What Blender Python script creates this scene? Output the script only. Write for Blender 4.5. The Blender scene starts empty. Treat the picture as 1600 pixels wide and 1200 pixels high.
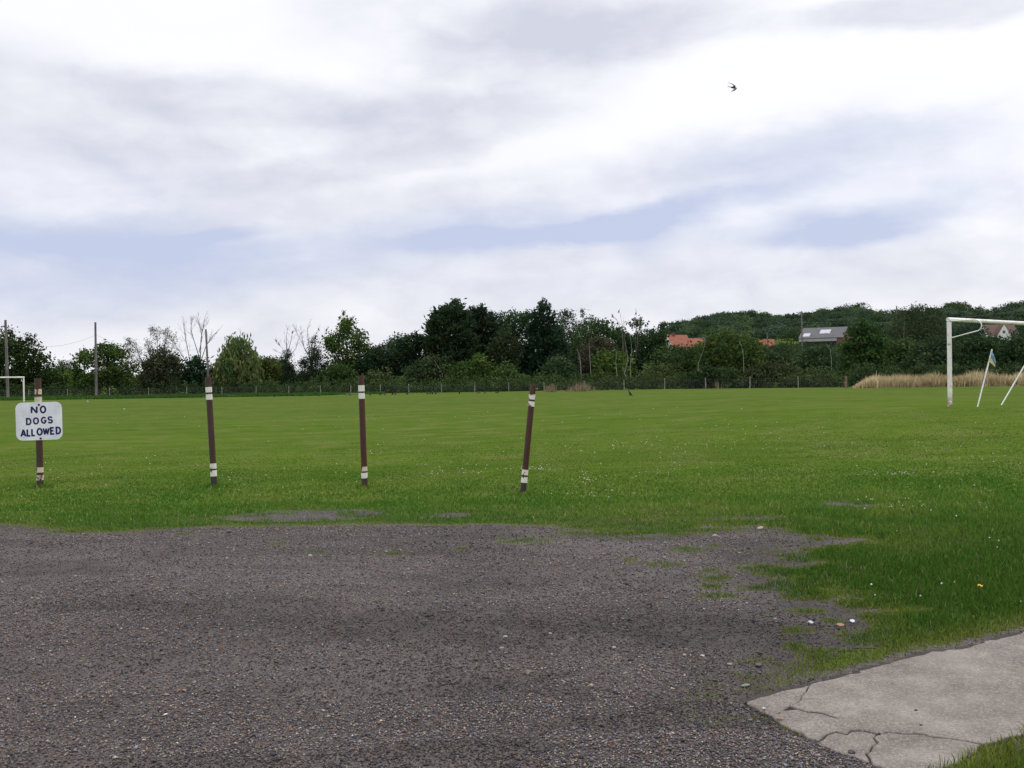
import bpy, math, random
import numpy as np
from mathutils import Vector, Matrix
rng = np.random.default_rng(7); random.seed(7)
sc = bpy.context.scene
COL = sc.collection
# ------------------------------------------------------------------ camera
F = 1600.0; EYE = 1.6
PITCH = math.radians(0.29); ROLL = math.radians(0.8)
fw = Vector((0, math.cos(PITCH), -math.sin(PITCH)))
up0 = Vector((0, math.sin(PITCH), math.cos(PITCH))); r0 = Vector((1, 0, 0))
RT = r0*math.cos(ROLL) - up0*math.sin(ROLL)
UP = up0*math.cos(ROLL) + r0*math.sin(ROLL)
cd = bpy.data.cameras.new('camera'); cam = bpy.data.objects.new('camera', cd); COL.objects.link(cam)
cd.sensor_width = 36; cd.lens = 36; cd.clip_start = 0.1; cd.clip_end = 9000
M = Matrix((RT, UP, -fw)).transposed().to_4x4(); M.translation = Vector((0, 0, EYE)); cam.matrix_world = M
sc.camera = cam
# ------------------------------------------------------------------ look
sc.view_settings.view_transform = 'Standard'; sc.view_settings.look = 'None'
sc.view_settings.gamma = 1; sc.view_settings.exposure = 0.0
SUN_EL, SUN_AZ = math.radians(52), math.radians(50)      # azimuth from +Y towards +X
sl = bpy.data.lights.new('sun', 'SUN'); sl.energy = 1.2; sl.angle = math.radians(14); sl.color = (1, .96, .9)
so = bpy.data.objects.new('sun', sl); COL.objects.link(so)
sdir = Vector((math.sin(SUN_AZ)*math.cos(SUN_EL), math.cos(SUN_AZ)*math.cos(SUN_EL), math.sin(SUN_EL)))
so.rotation_euler = sdir.to_track_quat('Z', 'Y').to_euler()
# ------------------------------------------------------------------ node helper
class NT:
    def __init__(s, tree): s.t = tree; s.n = tree.nodes; s.n.clear()
    def add(s, typ, ins=None, **props):
        n = s.n.new(typ)
        for k, v in props.items(): setattr(n, k, v)
        for k, v in (ins or {}).items():
            if hasattr(v, 'is_linked') or v.__class__.__name__.startswith('NodeSocket'): s.t.links.new(v, n.inputs[k])
            else: n.inputs[k].default_value = v
        return n
    def link(s, a, b): s.t.links.new(a, b)
    def math(s, op, a, b=0.0, clamp=False, c=0.0):
        n = s.add('ShaderNodeMath', {0: a, 1: b, 2: c}, operation=op, use_clamp=clamp); return n.outputs[0]
    def ramp(s, f, stops, interp='LINEAR'):
        n = s.add('ShaderNodeValToRGB', {0: f}); cr = n.color_ramp; cr.interpolation = interp
        while len(cr.elements) > 1: cr.elements.remove(cr.elements[-1])
        cr.elements[0].position = stops[0][0]; c = stops[0][1]; cr.elements[0].color = (*c, 1) if hasattr(c, '__len__') else (c, c, c, 1)
        for p, c in stops[1:]:
            e = cr.elements.new(p); e.color = (*c, 1) if hasattr(c, '__len__') else (c, c, c, 1)
        return n.outputs[0]
    def mr(s, v, a, b, c=0.0, d=1.0, smooth=False):
        n = s.add('ShaderNodeMapRange', {0: v, 1: a, 2: b, 3: c, 4: d}, interpolation_type='SMOOTHSTEP' if smooth else 'LINEAR'); return n.outputs[0]
    def mix(s, f, a, b, blend='MIX'):
        n = s.add('ShaderNodeMix', data_type='RGBA', blend_type=blend)
        for i, v in ((0, f), (6, a), (7, b)):
            if hasattr(v, 'is_linked'): s.t.links.new(v, n.inputs[i])
            else: n.inputs[i].default_value = (*v, 1) if hasattr(v, '__len__') and len(v) == 3 else v
        return n.outputs[2]
    def noise(s, vec, scale, detail=4, rough=.55, dist=0.0):
        n = s.add('ShaderNodeTexNoise', {'Scale': scale, 'Detail': detail, 'Roughness': rough, 'Distortion': dist})
        if vec is not None: s.link(vec, n.inputs['Vector'])
        return n.outputs[0]
# ------------------------------------------------------------------ sky: daylight seen through broken cloud
w = bpy.data.worlds.new('World'); sc.world = w; w.use_nodes = True
n = NT(w.node_tree)
tc = n.add('ShaderNodeTexCoord').outputs['Generated']
sky = n.add('ShaderNodeTexSky', sky_type='NISHITA', sun_disc=False, sun_elevation=SUN_EL, sun_rotation=SUN_AZ, dust_density=2.0, air_density=1.0)
skyc = n.mix(1.0, sky.outputs[0], (0.09, 0.09, 0.09), 'MULTIPLY')
sx = n.add('ShaderNodeSeparateXYZ', {0: tc})
az = n.math('ARCTAN2', sx.outputs[0], sx.outputs[1]); el = n.math('ARCSINE', sx.outputs[2])
uv = n.add('ShaderNodeCombineXYZ', {0: az, 1: el, 2: 0.0}).outputs[0]
sv = n.add('ShaderNodeVectorMath', {0: uv, 1: (1.0, 2.6, 1.0)}, operation='MULTIPLY').outputs[0]
def nz3(scale, amt, detail=4):
    t = n.add('ShaderNodeTexNoise', {'Vector': sv, 'Scale': scale, 'Detail': detail, 'Roughness': .6})
    a = n.add('ShaderNodeVectorMath', {0: t.outputs['Color'], 1: (.5, .5, .5)}, operation='SUBTRACT').outputs[0]
    return n.add('ShaderNodeVectorMath', {0: a, 1: amt}, operation='MULTIPLY').outputs[0]
wv = n.add('ShaderNodeVectorMath', {0: uv, 1: nz3(5.5, (.11, .046, 0), 10)}, operation='ADD').outputs[0]
def e_px(x, y, rx, ry, rot, sharp, amt):
    a = math.atan((x-800)/F); t = math.radians(0.8)
    yy = y + (x-800)*math.tan(t); e = math.atan((592-yy)/F*math.cos(a))
    m = n.add('ShaderNodeMapping', {'Vector': wv, 'Location': (a, e, 0), 'Rotation': (0, 0, math.radians(rot)), 'Scale': (rx/F, ry/F, 1)}, vector_type='TEXTURE')
    l = n.add('ShaderNodeVectorMath', {0: m.outputs[0]}, operation='LENGTH').outputs['Value']
    return n.math('MULTIPLY', n.mr(l, 1.0+sharp, 1.0-sharp, 0.0, 1.0, True), amt)
def total(lst):
    acc = None
    for a in lst:
        v = e_px(*a)
        acc = v if acc is None else n.math('ADD', acc, v)
    return acc
blue = total([(815, 358, 235, 30, 2, .75, .52), (790, 373, 190, 15, 2, .6, .36), (1060, 326, 190, 22, 11, .7, .60), (1290, 352, 140, 26, 3, .7, .50), (1290, 366, 110, 14, 2, .6, .25), (1430, 336, 130, 34, 6, .7, .42), (1250, 285, 300, 75, 6, .8, .34),
              (60, 376, 270, 34, 1, .75, .60), (350, 364, 80, 12, 10, .6, .40), (110, 436, 350, 54, 6, .7, .44), (0, 300, 300, 60, 0, .8, .30), (400, 415, 340, 40, 8, .8, .30),
              (1010, 374, 50, 24, 0, .7, .35), (950, 440, 420, 40, 0, .9, .14), (1250, 225, 220, 26, 4, .6, .22)])
grey = total([(850, 80, 230, 80, 14, .55, .46), (700, 30, 200, 60, 0, .7, .3), (380, 152, 220, 36, -2, .5, .50), (90, 150, 220, 60, -12, .6, .42), (640, 195, 260, 34, 4, .55, .40), (560, 255, 220, 24, 10, .5, .34), (1500, 4, 260, 24, 0, .5, .58),
              (1010, 45, 170, 40, 6, .5, .45), (1200, 240, 250, 40, 4, .6, .34), (420, 330, 420, 26, 8, .6, .25), (100, 230, 240, 34, 0, .7, .30), (800, 455, 1100, 110, 0, .6, .48), (300, 270, 500, 80, 0, .8, .22), (900, 300, 300, 18, 8, .6, .2), (260, 290, 240, 22, 5, .6, .22)])
fine = n.noise(sv, 9.0, 10, .64, .5)
fine = n.math('MULTIPLY', n.math('SUBTRACT', fine, .5), 1.0)
sv2 = n.add('ShaderNodeVectorMath', {0: n.add('ShaderNodeVectorMath', {0: uv, 1: (1.0, 1.9, 1.0)}, operation='MULTIPLY').outputs[0], 1: nz3(7.0, (.05, .05, 0), 5)}, operation='ADD').outputs[0]
puff = n.math('ADD', n.math('ABSOLUTE', n.math('SUBTRACT', n.noise(sv2, 5.5, 2, .5), .5)), n.math('MULTIPLY', n.math('ABSOLUTE', n.math('SUBTRACT', n.noise(sv2, 15, 3, .5), .5)), .5))
fine = n.math('ADD', n.math('MULTIPLY', fine, .75), n.math('MULTIPLY', n.math('SUBTRACT', .13, puff), 1.5))
broad = n.math('MULTIPLY', n.math('SUBTRACT', n.noise(sv, 3.2, 8, .62, .5), .5), .9)
hi = n.mr(el, .36, .8, 0.0, 1.0)                        # clouds outside the field of view: free noise
gate = n.mr(n.math('ADD', grey, blue), 0, .35, .16, 1.0)
blue = n.math('MULTIPLY', blue, n.math('ADD', 1.0, n.math('MULTIPLY', fine, 1.0)), True)
grey = n.math('ADD', n.math('ADD', grey, n.math('MULTIPLY', n.math('ADD', fine, n.math('MULTIPLY', broad, .6)), gate)), n.math('MULTIPLY', broad, hi), True)
cl = n.mix(grey, (1.06, 1.06, 1.10), (.69, .71, .81))
cl = n.mix(blue, cl, (.58, .645, .85))
col = n.mix(.92, skyc, cl)
zen = n.mr(el, .42, 1.2, 1.0, 2.3, True)                   # an overcast sky is brightest overhead
col = n.mix(1.0, col, n.add('ShaderNodeCombineColor', {0: zen, 1: zen, 2: zen}).outputs[0], 'MULTIPLY')
bg = n.add('ShaderNodeBackground', {'Color': col, 'Strength': 1.0})
out = n.add('ShaderNodeOutputWorld', {'Surface': bg.outputs[0]})
# ------------------------------------------------------------------ maths shared by all
def S(t): t = np.clip(t, 0, 1); return t*t*(3-2*t)
def terr(x, y):
    x = np.asarray(x, float); y = np.asarray(y, float)
    z = .65*S((y-12)/15)*np.exp(-((x-13)/13)**2)*np.exp(-(np.maximum(y-29, 0)/40)**2)
    z = z + .22*S((y-40)/50)*S((x+10)/35)
    z = z + 16*S((y-170)/230)*S(x/80)
    return z
def ray(px, py):
    return fw + RT*((px-800)/F) - UP*((py-600)/F)
def W(px, py, D):                                       # the point seen at a pixel at depth D
    r = ray(px, py); return Vector((0, 0, EYE)) + r*(D/r.y)
def G(px, py, dz=0.0):                                  # the ground point seen at a pixel
    r = ray(px, py); t = 1.0
    for _ in range(60):
        p = Vector((0, 0, EYE)) + r*t
        t = (EYE - dz - float(terr(p.x, p.y)))/(-r.z)*.5 + t*.5
    return Vector((0, 0, EYE)) + r*t
def GD(px, D):                                          # ground point in a pixel column at depth D
    p = W(px, 600, D); z = float(terr(p.x, p.y))
    for _ in range(3):
        v = Vector((p.x, D, z)) - Vector((0, 0, EYE)); yy = 600 - F*v.dot(UP)/v.dot(fw)
        p = W(px, yy, D); z = float(terr(p.x, p.y))
    return Vector((p.x, D, z))
def proj(P):                                            # numpy points to pixels
    d = P - np.array([0, 0, EYE]); f = d@np.array(fw)
    f = np.where(np.abs(f) < 1e-3, 1e-3, f)
    return 800 + F*(d@np.array(RT))/f, 600 - F*(d@np.array(UP))/f, f
_L = {}
def vnoise(x, y, scale, seed=0):
    if seed not in _L: _L[seed] = np.random.default_rng(1000+seed).random((256, 256))
    L = _L[seed]; u = np.asarray(x)*scale+1000.3; v = np.asarray(y)*scale+1000.7
    i = np.floor(u).astype(int); j = np.floor(v).astype(int); a = S(u-i); b = S(v-j)
    g = lambda p, q: L[p % 256, q % 256]
    return (g(i, j)*(1-a)+g(i+1, j)*a)*(1-b)+(g(i, j+1)*(1-a)+g(i+1, j+1)*a)*b
def fbm(x, y, scale, seed=0, o=4):
    s = 0; a = .5; t = 0
    for k in range(o): s = s+a*vnoise(x, y, scale*2**k, seed+k); t += a; a *= .5
    return s/t
# ------------------------------------------------------------------ object helpers
def tag(o, label=None, cat=None, group=None, kind=None):
    for k, v in (('label', label), ('category', cat), ('group', group), ('kind', kind)):
        if v: o[k] = v
    return o
def empty(name, loc, rz=0):
    o = bpy.data.objects.new(name, None); COL.objects.link(o); o.location = loc; o.rotation_euler = (0, 0, rz); o.empty_display_size = .2
    return o
def npmesh(name, V, faces, mat=None, parent=None, col=None, smooth=False):
    """V (n,3); faces: list of (m,k) int arrays"""
    me = bpy.data.meshes.new(name); V = np.ascontiguousarray(V, np.float32)
    fl = [np.asarray(f, np.int32) for f in faces if len(f)]
    me.vertices.add(len(V)); me.vertices.foreach_set('co', V.ravel())
    li = np.concatenate([f.ravel() for f in fl]); ks = np.concatenate([np.full(len(f), f.shape[1], np.int32) for f in fl])
    st = np.concatenate([[0], np.cumsum(ks)[:-1]]).astype(np.int32)
    me.loops.add(len(li)); me.loops.foreach_set('vertex_index', li.astype(np.int32))
    me.polygons.add(len(ks)); me.polygons.foreach_set('loop_start', st); me.polygons.foreach_set('loop_total', ks)
    if smooth: me.polygons.foreach_set('use_smooth', np.ones(len(ks), bool))
    if col is not None:
        a = me.color_attributes.new('col', 'FLOAT_COLOR', 'POINT'); c = np.ones((len(V), 4), np.float32); c[:, :3] = col; a.data.foreach_set('color', c.ravel())
    me.update(); me.validate()
    o = bpy.data.objects.new(name, me); COL.objects.link(o)
    if mat: me.materials.append(mat)
    if parent: o.parent = parent
    return o
class MB:
    """collects boxes, tubes, prisms into one mesh"""
    def __init__(s): s.v = []; s.f = []
    def quadstrip(s, rings, closed=True, caps=True):
        b = len(s.v); k = len(rings[0])
        for r in rings: s.v += [tuple(p) for p in r]
        for i in range(len(rings)-1):
            for j in range(k if closed else k-1):
                a = b+i*k+j; c = b+i*k+(j+1) % k; s.f.append((a, c, c+k, a+k))
        if caps and k > 2: s.f.append(tuple(b+j for j in reversed(range(k)))); s.f.append(tuple(b+(len(rings)-1)*k+j for j in range(k)))
        return s
    def tube(s, pts, rad, k=8, caps=True):
        pts = [Vector(p) for p in pts]; rings = []
        if not hasattr(rad, '__len__'): rad = [rad]*len(pts)
        ref = None
        for i, p in enumerate(pts):
            d = (pts[min(i+1, len(pts)-1)]-pts[max(i-1, 0)]).normalized()
            if ref is None: ref = Vector((1, 0, 0)) if abs(d.x) < .9 else Vector((0, 1, 0))
            a = (ref - d*ref.dot(d)).normalized(); b = d.cross(a); ref = a
            rings.append([p+a*math.cos(2*math.pi*j/k)*rad[i]+b*math.sin(2*math.pi*j/k)*rad[i] for j in range(k)])
        return s.quadstrip(rings, True, caps)
    def box(s, c, h, rz=0, M=None):
        b = len(s.v); cr, sr = math.cos(rz), math.sin(rz)
        for dz in (-1, 1):
            for dx, dy in ((-1, -1), (1, -1), (1, 1), (-1, 1)):
                x, y = dx*h[0], dy*h[1]; s.v.append((c[0]+x*cr-y*sr, c[1]+x*sr+y*cr, c[2]+dz*h[2]))
        s.f += [(b+3, b+2, b+1, b), (b+4, b+5, b+6, b+7)]+[(b+i, b+(i+1) % 4, b+4+(i+1) % 4, b+4+i) for i in range(4)]
        return s
    def prism(s, poly, a, b, plane='xz'):
        """extrude a 2d polygon from a to b along the third axis"""
        mk = (lambda p, t: (p[0], t, p[1])) if plane == 'xz' else (lambda p, t: (p[0], p[1], t)) if plane == 'xy' else (lambda p, t: (t, p[0], p[1]))
        return s.quadstrip([[mk(p, a) for p in poly], [mk(p, b) for p in poly]])
    def build(s, name, mat, parent=None, smooth=False, recalc=True):
        me = bpy.data.meshes.new(name); me.from_pydata(s.v, [], s.f)
        if recalc:
            import bmesh
            bm = bmesh.new(); bm.from_mesh(me); bmesh.ops.recalc_face_normals(bm, faces=bm.faces); bm.to_mesh(me); bm.free()
        me.polygons.foreach_set('use_smooth', [smooth]*len(me.polygons)); me.update()
        if smooth and hasattr(me, 'set_sharp_from_angle'): me.set_sharp_from_angle(angle=math.radians(40))
        o = bpy.data.objects.new(name, me); COL.objects.link(o); me.materials.append(mat)
        if parent: o.parent = parent
        return o
def material(name):
    m = bpy.data.materials.new(name); m.use_nodes = True; return m, NT(m.node_tree)
def finish(n, color, rough=.8, bump=None, bdist=.01, bstr=1.0, metallic=0.0, spec=.3, normal=None):
    p = n.add('ShaderNodeBsdfPrincipled', {'Roughness': rough, 'Metallic': metallic, 'Specular IOR Level': spec})
    if hasattr(color, 'is_linked'): n.link(color, p.inputs['Base Color'])
    else: p.inputs['Base Color'].default_value = (*color, 1)
    if bump is not None:
        b = n.add('ShaderNodeBump', {'Height': bump, 'Distance': bdist, 'Strength': bstr}); n.link(b.outputs[0], p.inputs['Normal'])
    n.add('ShaderNodeOutputMaterial', {'Surface': p.outputs[0]}); return p
def geo_pos(n): return n.add('ShaderNodeNewGeometry').outputs['Position']
def objc(n): return n.add('ShaderNodeTexCoord').outputs['Object']
# ------------------------------------------------------------------ materials
def leaf_mat(name, trans=.3, rough=.6, spec=.25):
    m, n = material(name)
    c = n.add('ShaderNodeAttribute', attribute_name='col').outputs['Color']
    p = n.add('ShaderNodeBsdfPrincipled', {'Base Color': c, 'Roughness': rough, 'Specular IOR Level': spec})
    t = n.add('ShaderNodeBsdfTranslucent', {'Color': c})
    mx = n.add('ShaderNodeMixShader', {0: trans, 1: p.outputs[0], 2: t.outputs[0]})
    n.add('ShaderNodeOutputMaterial', {'Surface': mx.outputs[0]}); return m
def blade_mat(name):
    m, n = material(name); c = n.add('ShaderNodeAttribute', attribute_name='col').outputs['Color']
    nm = n.add('ShaderNodeNewGeometry').outputs['Normal']
    v = n.add('ShaderNodeVectorMath', {0: nm, 1: (.45, .45, .45)}, operation='MULTIPLY').outputs[0]
    v = n.add('ShaderNodeVectorMath', {0: v, 1: (0, 0, .8)}, operation='ADD').outputs[0]; v = n.add('ShaderNodeVectorMath', {0: v}, operation='NORMALIZE').outputs[0]
    p = n.add('ShaderNodeBsdfPrincipled', {'Base Color': c, 'Roughness': .9, 'Specular IOR Level': .03, 'Normal': v})
    t = n.add('ShaderNodeBsdfTranslucent', {'Color': c})
    mx = n.add('ShaderNodeMixShader', {0: .22, 1: p.outputs[0], 2: t.outputs[0]}); n.add('ShaderNodeOutputMaterial', {'Surface': mx.outputs[0]}); return m
M_leaf = leaf_mat('leaf', .3, .85, .06); M_blade = blade_mat('grass_blade'); M_stone = leaf_mat('stone_chips', 0.0, .8, .2)
def simple(name, c1, c2, scale=3, rough=.85, bump=.0, stretch=(1, 1, 1), spec=.2, detail=5, lo=.35, hi=.65):
    m, n = material(name); o = objc(n)
    v = n.add('ShaderNodeVectorMath', {0: o, 1: stretch}, operation='MULTIPLY').outputs[0]
    f = n.noise(v, scale, detail, .6); c = n.ramp(f, [(lo, c1), (hi, c2)])
    finish(n, c, rough, n.noise(v, scale*4, 5) if bump else None, bump or .01, 1, spec=spec); return m
M_bark = simple('bark', (.05, .042, .032), (.13, .115, .09), 2, bump=.03, stretch=(3, 3, .6))
M_twig = simple('dead_twig', (.075, .068, .060), (.145, .132, .118), 2)
M_birch = simple('pale_bark', (.20, .185, .16), (.36, .34, .31), 2)
M_pole = simple('weathered_pole', (.09, .08, .085), (.20, .18, .165), 1.2, stretch=(3, 3, .4))
M_fpost = simple('fence_post_wood', (.13, .125, .105), (.27, .255, .22), 4)
M_bpost = simple('brown_post_wood', (.14, .09, .06), (.22, .15, .10), 4)
M_wire = simple('wire', (.10, .105, .105), (.16, .16, .16), 5, rough=.6)
M_brick = simple('brick_wall', (.10, .06, .045), (.16, .095, .07), 3)
M_white = simple('render_white', (.55, .55, .53), (.72, .72, .70), 2)
M_black = simple('crow_black', (.006, .006, .008), (.016, .016, .02), 9, rough=.5)
M_dark = simple('bay_shade_and_bolt', (.01, .01, .012), (.025, .025, .028), 2)  # near-black for sign bolts and the painted shade of the barn bay
M_window = simple('window_glass', (.03, .035, .045), (.06, .07, .08), 2, rough=.15, spec=.6)
def tiles(name, c1, c2, pitch=.3):
    m, n = material(name); o = objc(n)
    wv_ = n.add('ShaderNodeTexWave', {'Vector': o, 'Scale': 1/pitch/2, 'Distortion': 1.0}, bands_direction='Z')
    f = n.noise(o, 1.3, 6, .65); c = n.ramp(f, [(.3, c1), (.7, c2)])
    c = n.mix(n.mr(wv_.outputs[1], 0, .4, .45, 0), c, (.02, .015, .012))
    finish(n, c, .8, wv_.outputs[1], .03); return m
M_tile = tiles('orange_roof_tile', (.20, .060, .036), (.34, .115, .07)); M_slate = tiles('grey_roof_sheet', (.070, .070, .078), (.12, .118, .125), .5)
M_brown_tile = tiles('brown_roof_tile', (.085, .050, .042), (.14, .080, .066))
M_skyl = simple('skylight_sheet', (.30, .32, .35), (.44, .46, .49), 1.5, rough=.5)
M_board = simple('pale_board', (.26, .25, .24), (.38, .37, .36), 1.5, stretch=(6, 6, .3))
# ground under the grass: short turf seen between the blades, soil where bare
m, n = material('turf'); P = geo_pos(n); sepp = n.add('ShaderNodeSeparateXYZ', {0: P})
a = n.noise(P, .13, 5, .6); b = n.noise(P, 1.7, 6, .7); c_ = n.noise(P, 26, 4, .7); st = n.add('ShaderNodeVectorMath', {0: P, 1: (.035, .5, 1)}, operation='MULTIPLY').outputs[0]
d_ = n.noise(st, 1.0, 5, .65)
c1 = n.ramp(n.math('ADD', n.math('MULTIPLY', a, .5), n.math('MULTIPLY', b, .5)), [(.36, (.044, .080, .008)), (.5, (.060, .096, .011)), (.64, (.080, .108, .016))])
c1 = n.mix(n.mr(d_, .35, .7, 0, .5), c1, (.084, .108, .019))
c1 = n.mix(n.mr(c_, .3, .75, 0, .2), c1, (.050, .100, .010))
c1 = n.mix(n.mr(n.noise(n.add('ShaderNodeVectorMath', {0: P, 1: (.6, 1.4, 1)}, operation='MULTIPLY').outputs[0], 5, 7, .72), .36, .64, .0, .5), c1, n.mix(1.0, c1, (.62, .68, .6), 'MULTIPLY'))
bnd = n.noise(n.add('ShaderNodeVectorMath', {0: P, 1: (.10, .42, 1)}, operation='MULTIPLY').outputs[0], 1.0, 6, .68, .5)
c1 = n.mix(n.mr(bnd, .40, .60, 0, .55), c1, n.mix(1.0, c1, (.66, .76, .70), 'MULTIPLY'))
yel = n.noise(P, .8, 6, .7, .4); c1 = n.mix(n.mr(yel, .48, .64, 0, .6), c1, (.092, .098, .026)); mot = n.noise(n.add('ShaderNodeVectorMath', {0: P, 1: (.35, .8, 1)}, operation='MULTIPLY').outputs[0], 2.2, 6, .75, .3); c1 = n.mix(n.mr(mot, .5, .62, 0, .4), c1, n.mix(1.0, c1, (.6, .72, .6), 'MULTIPLY'))
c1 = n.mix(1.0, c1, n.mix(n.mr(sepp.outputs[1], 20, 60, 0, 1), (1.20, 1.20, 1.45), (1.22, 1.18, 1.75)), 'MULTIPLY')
near = n.mr(sepp.outputs[1], 11.5, 14, 1, 0, True)
soil = n.ramp(n.noise(P, 9, 6, .7), [(.3, (.028, .022, .018)), (.7, (.075, .066, .052))])
c1 = n.mix(n.math('MULTIPLY', near, n.mr(b, .42, .62, .35, .9)), c1, soil)
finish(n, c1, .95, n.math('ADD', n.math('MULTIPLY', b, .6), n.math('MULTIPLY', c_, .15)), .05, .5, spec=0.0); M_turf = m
# gravel: stones of mixed colour pressed into grey-brown grit
m, n = material('gravel'); P = geo_pos(n)
def stones(scale, rnd=1.0):
    v = n.add('ShaderNodeTexVoronoi', {'Vector': P, 'Scale': scale, 'Randomness': rnd}, feature='F1'); return v
grit = n.ramp(n.noise(P, 120, 4, .7), [(.36, (.010, .009, .010)), (.5, (.062, .056, .057)), (.66, (.150, .138, .132))])
warp = n.add('ShaderNodeVectorMath', {0: P, 1: n.add('ShaderNodeTexNoise', {'Vector': P, 'Scale': 60}).outputs['Color']}, operation='ADD').outputs[0]
cols = [(0, (.030, .030, .036)), (.22, (.075, .075, .090)), (.38, (.12, .12, .14)), (.52, (.13, .095, .075)), (.64, (.19, .17, .165)), (.76, (.085, .085, .11)), (.86, (.21, .155, .11)), (.93, (.10, .055, .045)), (.97, (.42, .40, .38))]
cc = grit; hh = n.math('MULTIPLY', n.noise(P, 90, 4), .2)
for sc_, th in ((32, .40), (60, .44), (100, .47), (150, .5)):
    v = stones(sc_); sp = n.add('ShaderNodeSeparateColor', {0: v.outputs['Color']})
    inside = n.math('MULTIPLY', n.mr(v.outputs['Distance'], th, th-.1, 0, 1), n.mr(sp.outputs[1], .80 if sc_ == 32 else .35, .85 if sc_ == 32 else .45, 0, 1))
    cc = n.mix(inside, cc, n.ramp(sp.outputs[0], cols, 'CONSTANT'))
    hh = n.math('MAXIMUM', hh, n.math('MULTIPLY', inside, n.mr(v.outputs['Distance'], 0, th, 45/sc_, .1)))
big = n.noise(P, .55, 5, .65); med = n.noise(P, 2.6, 5, .65)
cc = n.mix(n.mr(big, .42, .62, 0, .55), cc, n.mix(.5, cc, (.085, .066, .052)))
str_ = n.noise(n.add('ShaderNodeVectorMath', {0: P, 1: (.55, 1.5, 1)}, operation='MULTIPLY').outputs[0], 1.3, 7, .68, .6)
cc = n.mix(n.mr(n.math('ADD', n.math('MULTIPLY', str_, .6), n.math('MULTIPLY', med, .4)), .47, .60, 0, .55), cc, n.mix(1.0, cc, (.38, .34, .34), 'MULTIPLY'))
dirt = n.add('ShaderNodeAttribute', attribute_name='col'); dsep = n.add('ShaderNodeSeparateColor', {0: dirt.outputs['Color']})
soil2 = n.ramp(n.noise(P, 14, 7, .75), [(.3, (.010, .008, .008)), (.7, (.050, .041, .038))])
dm = n.math('MULTIPLY', dsep.outputs[0], n.mr(n.math('ADD', med, n.math('MULTIPLY', n.noise(P, 40, 3), .25)), .45, .7, .55, 1), True)
cc = n.mix(1.0, cc, (.88, .825, .785), 'MULTIPLY'); cc = n.mix(dm, cc, soil2)
finish(n, cc, .85, n.math('ADD', hh, n.math('MULTIPLY', n.noise(P, 9, 5), .6)), .012, .9, spec=.25); M_gravel = m
# concrete
m, n = material('concrete'); P = geo_pos(n)
c = n.ramp(n.noise(P, 3, 8, .7), [(.32, (.090, .075, .064)), (.5, (.158, .137, .120)), (.66, (.245, .218, .193))])
sp = n.add('ShaderNodeTexVoronoi', {'Vector': P, 'Scale': 85}); spc = n.add('ShaderNodeSeparateColor', {0: sp.outputs['Color']})
c = n.mix(n.math('MULTIPLY', n.mr(sp.outputs['Distance'], .4, .25, 0, .55), n.mr(spc.outputs[0], .72, .8, 0, 1)), c, (.11, .10, .095))
c = n.mix(n.math('MULTIPLY', n.mr(sp.outputs['Distance'], .4, .25, 0, .6), n.mr(spc.outputs[1], .90, .94, 0, 1)), c, (.32, .29, .26))
c = n.mix(n.mr(n.noise(P, 55, 6, .85), .44, .60, 0, .62), c, (.085, .074, .067)); c = n.mix(n.mr(n.noise(P, 80, 5, .85), .50, .64, 0, .75), c, (.33, .30, .28))
c = n.mix(n.mr(n.noise(P, 1.1, 5, .6), .5, .7, 0, .35), c, (.20, .185, .165))
finish(n, c, .9, n.math('ADD', n.noise(P, 60, 5, .7), n.math('MULTIPLY', n.noise(P, 5, 4), 1.0)), .006, .9, spec=.2); M_conc = m
# painted steel bollard: brown paint, grey weathering and rust low down
def bollard_mat(name, grey, rust, seed):
    m, n = material(name); o = objc(n)
    v = n.add('ShaderNodeVectorMath', {0: o, 1: (seed, seed, 0)}, operation='ADD').outputs[0]
    s3 = n.add('ShaderNodeVectorMath', {0: v, 1: (6, 6, 1.5)}, operation='MULTIPLY').outputs[0]
    f = n.noise(s3, 3, 6, .65)
    c = n.ramp(f, [(.3, (.042, .014, .009)), (.6, (.070, .024, .015)), (.8, (.10, .042, .028))])
    z = n.add('ShaderNodeSeparateXYZ', {0: o})
    side = n.mr(z.outputs[0], .01, -.04, 0, 1)          # greyer towards the left side
    c = n.mix(n.math('MULTIPLY', n.mr(n.noise(s3, 2, 5), .4, .55, .3, 1), n.math('ADD', n.math('MULTIPLY', side, .45), grey), True), c, (.036, .033, .034))
    c = n.mix(n.mr(z.outputs[2], .22, .12, 0, .8), c, (.030, .028, .031))
    c = n.mix(n.math('MULTIPLY', n.mr(n.noise(s3, 1.3, 7, .7), .62-rust, .72-rust, 0, .8), n.mr(z.outputs[2], .9, .2, 0, 1)), c, (.20, .055, .012))
    finish(n, c, .5, f, .002, spec=.35); return m
def band_mat(name, chip, seed, tint=(.70, .69, .64)):
    m, n = material(name); o = objc(n)
    v = n.add('ShaderNodeVectorMath', {0: o, 1: (seed, seed*2, seed)}, operation='ADD').outputs[0]
    f = n.noise(n.add('ShaderNodeVectorMath', {0: v, 1: (1.6, 1.6, .7)}, operation='MULTIPLY').outputs[0], 14, 5, .6)
    c = n.mix(n.mr(n.noise(v, 5, 5), .4, .7, 0, .5), tint, (.50, .44, .34))
    c = n.mix(n.mr(f, .62-chip, .645-chip, 0, 1), c, (.10, .035, .022))
    finish(n, c, .6, f, .001); return m
m, n = material('goal_paint'); o = objc(n)
f = n.noise(o, 9, 7, .72); c = n.mix(n.mr(n.noise(o, 3, 4), .4, .7, 0, .5), (.74, .74, .72), (.58, .56, .50))
c = n.mix(n.mr(f, .56, .62, 0, .85), c, (.30, .19, .11)); c = n.mix(n.mr(n.noise(o, 17, 6, .7), .62, .68, 0, .8), c, (.14, .09, .06))
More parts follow.
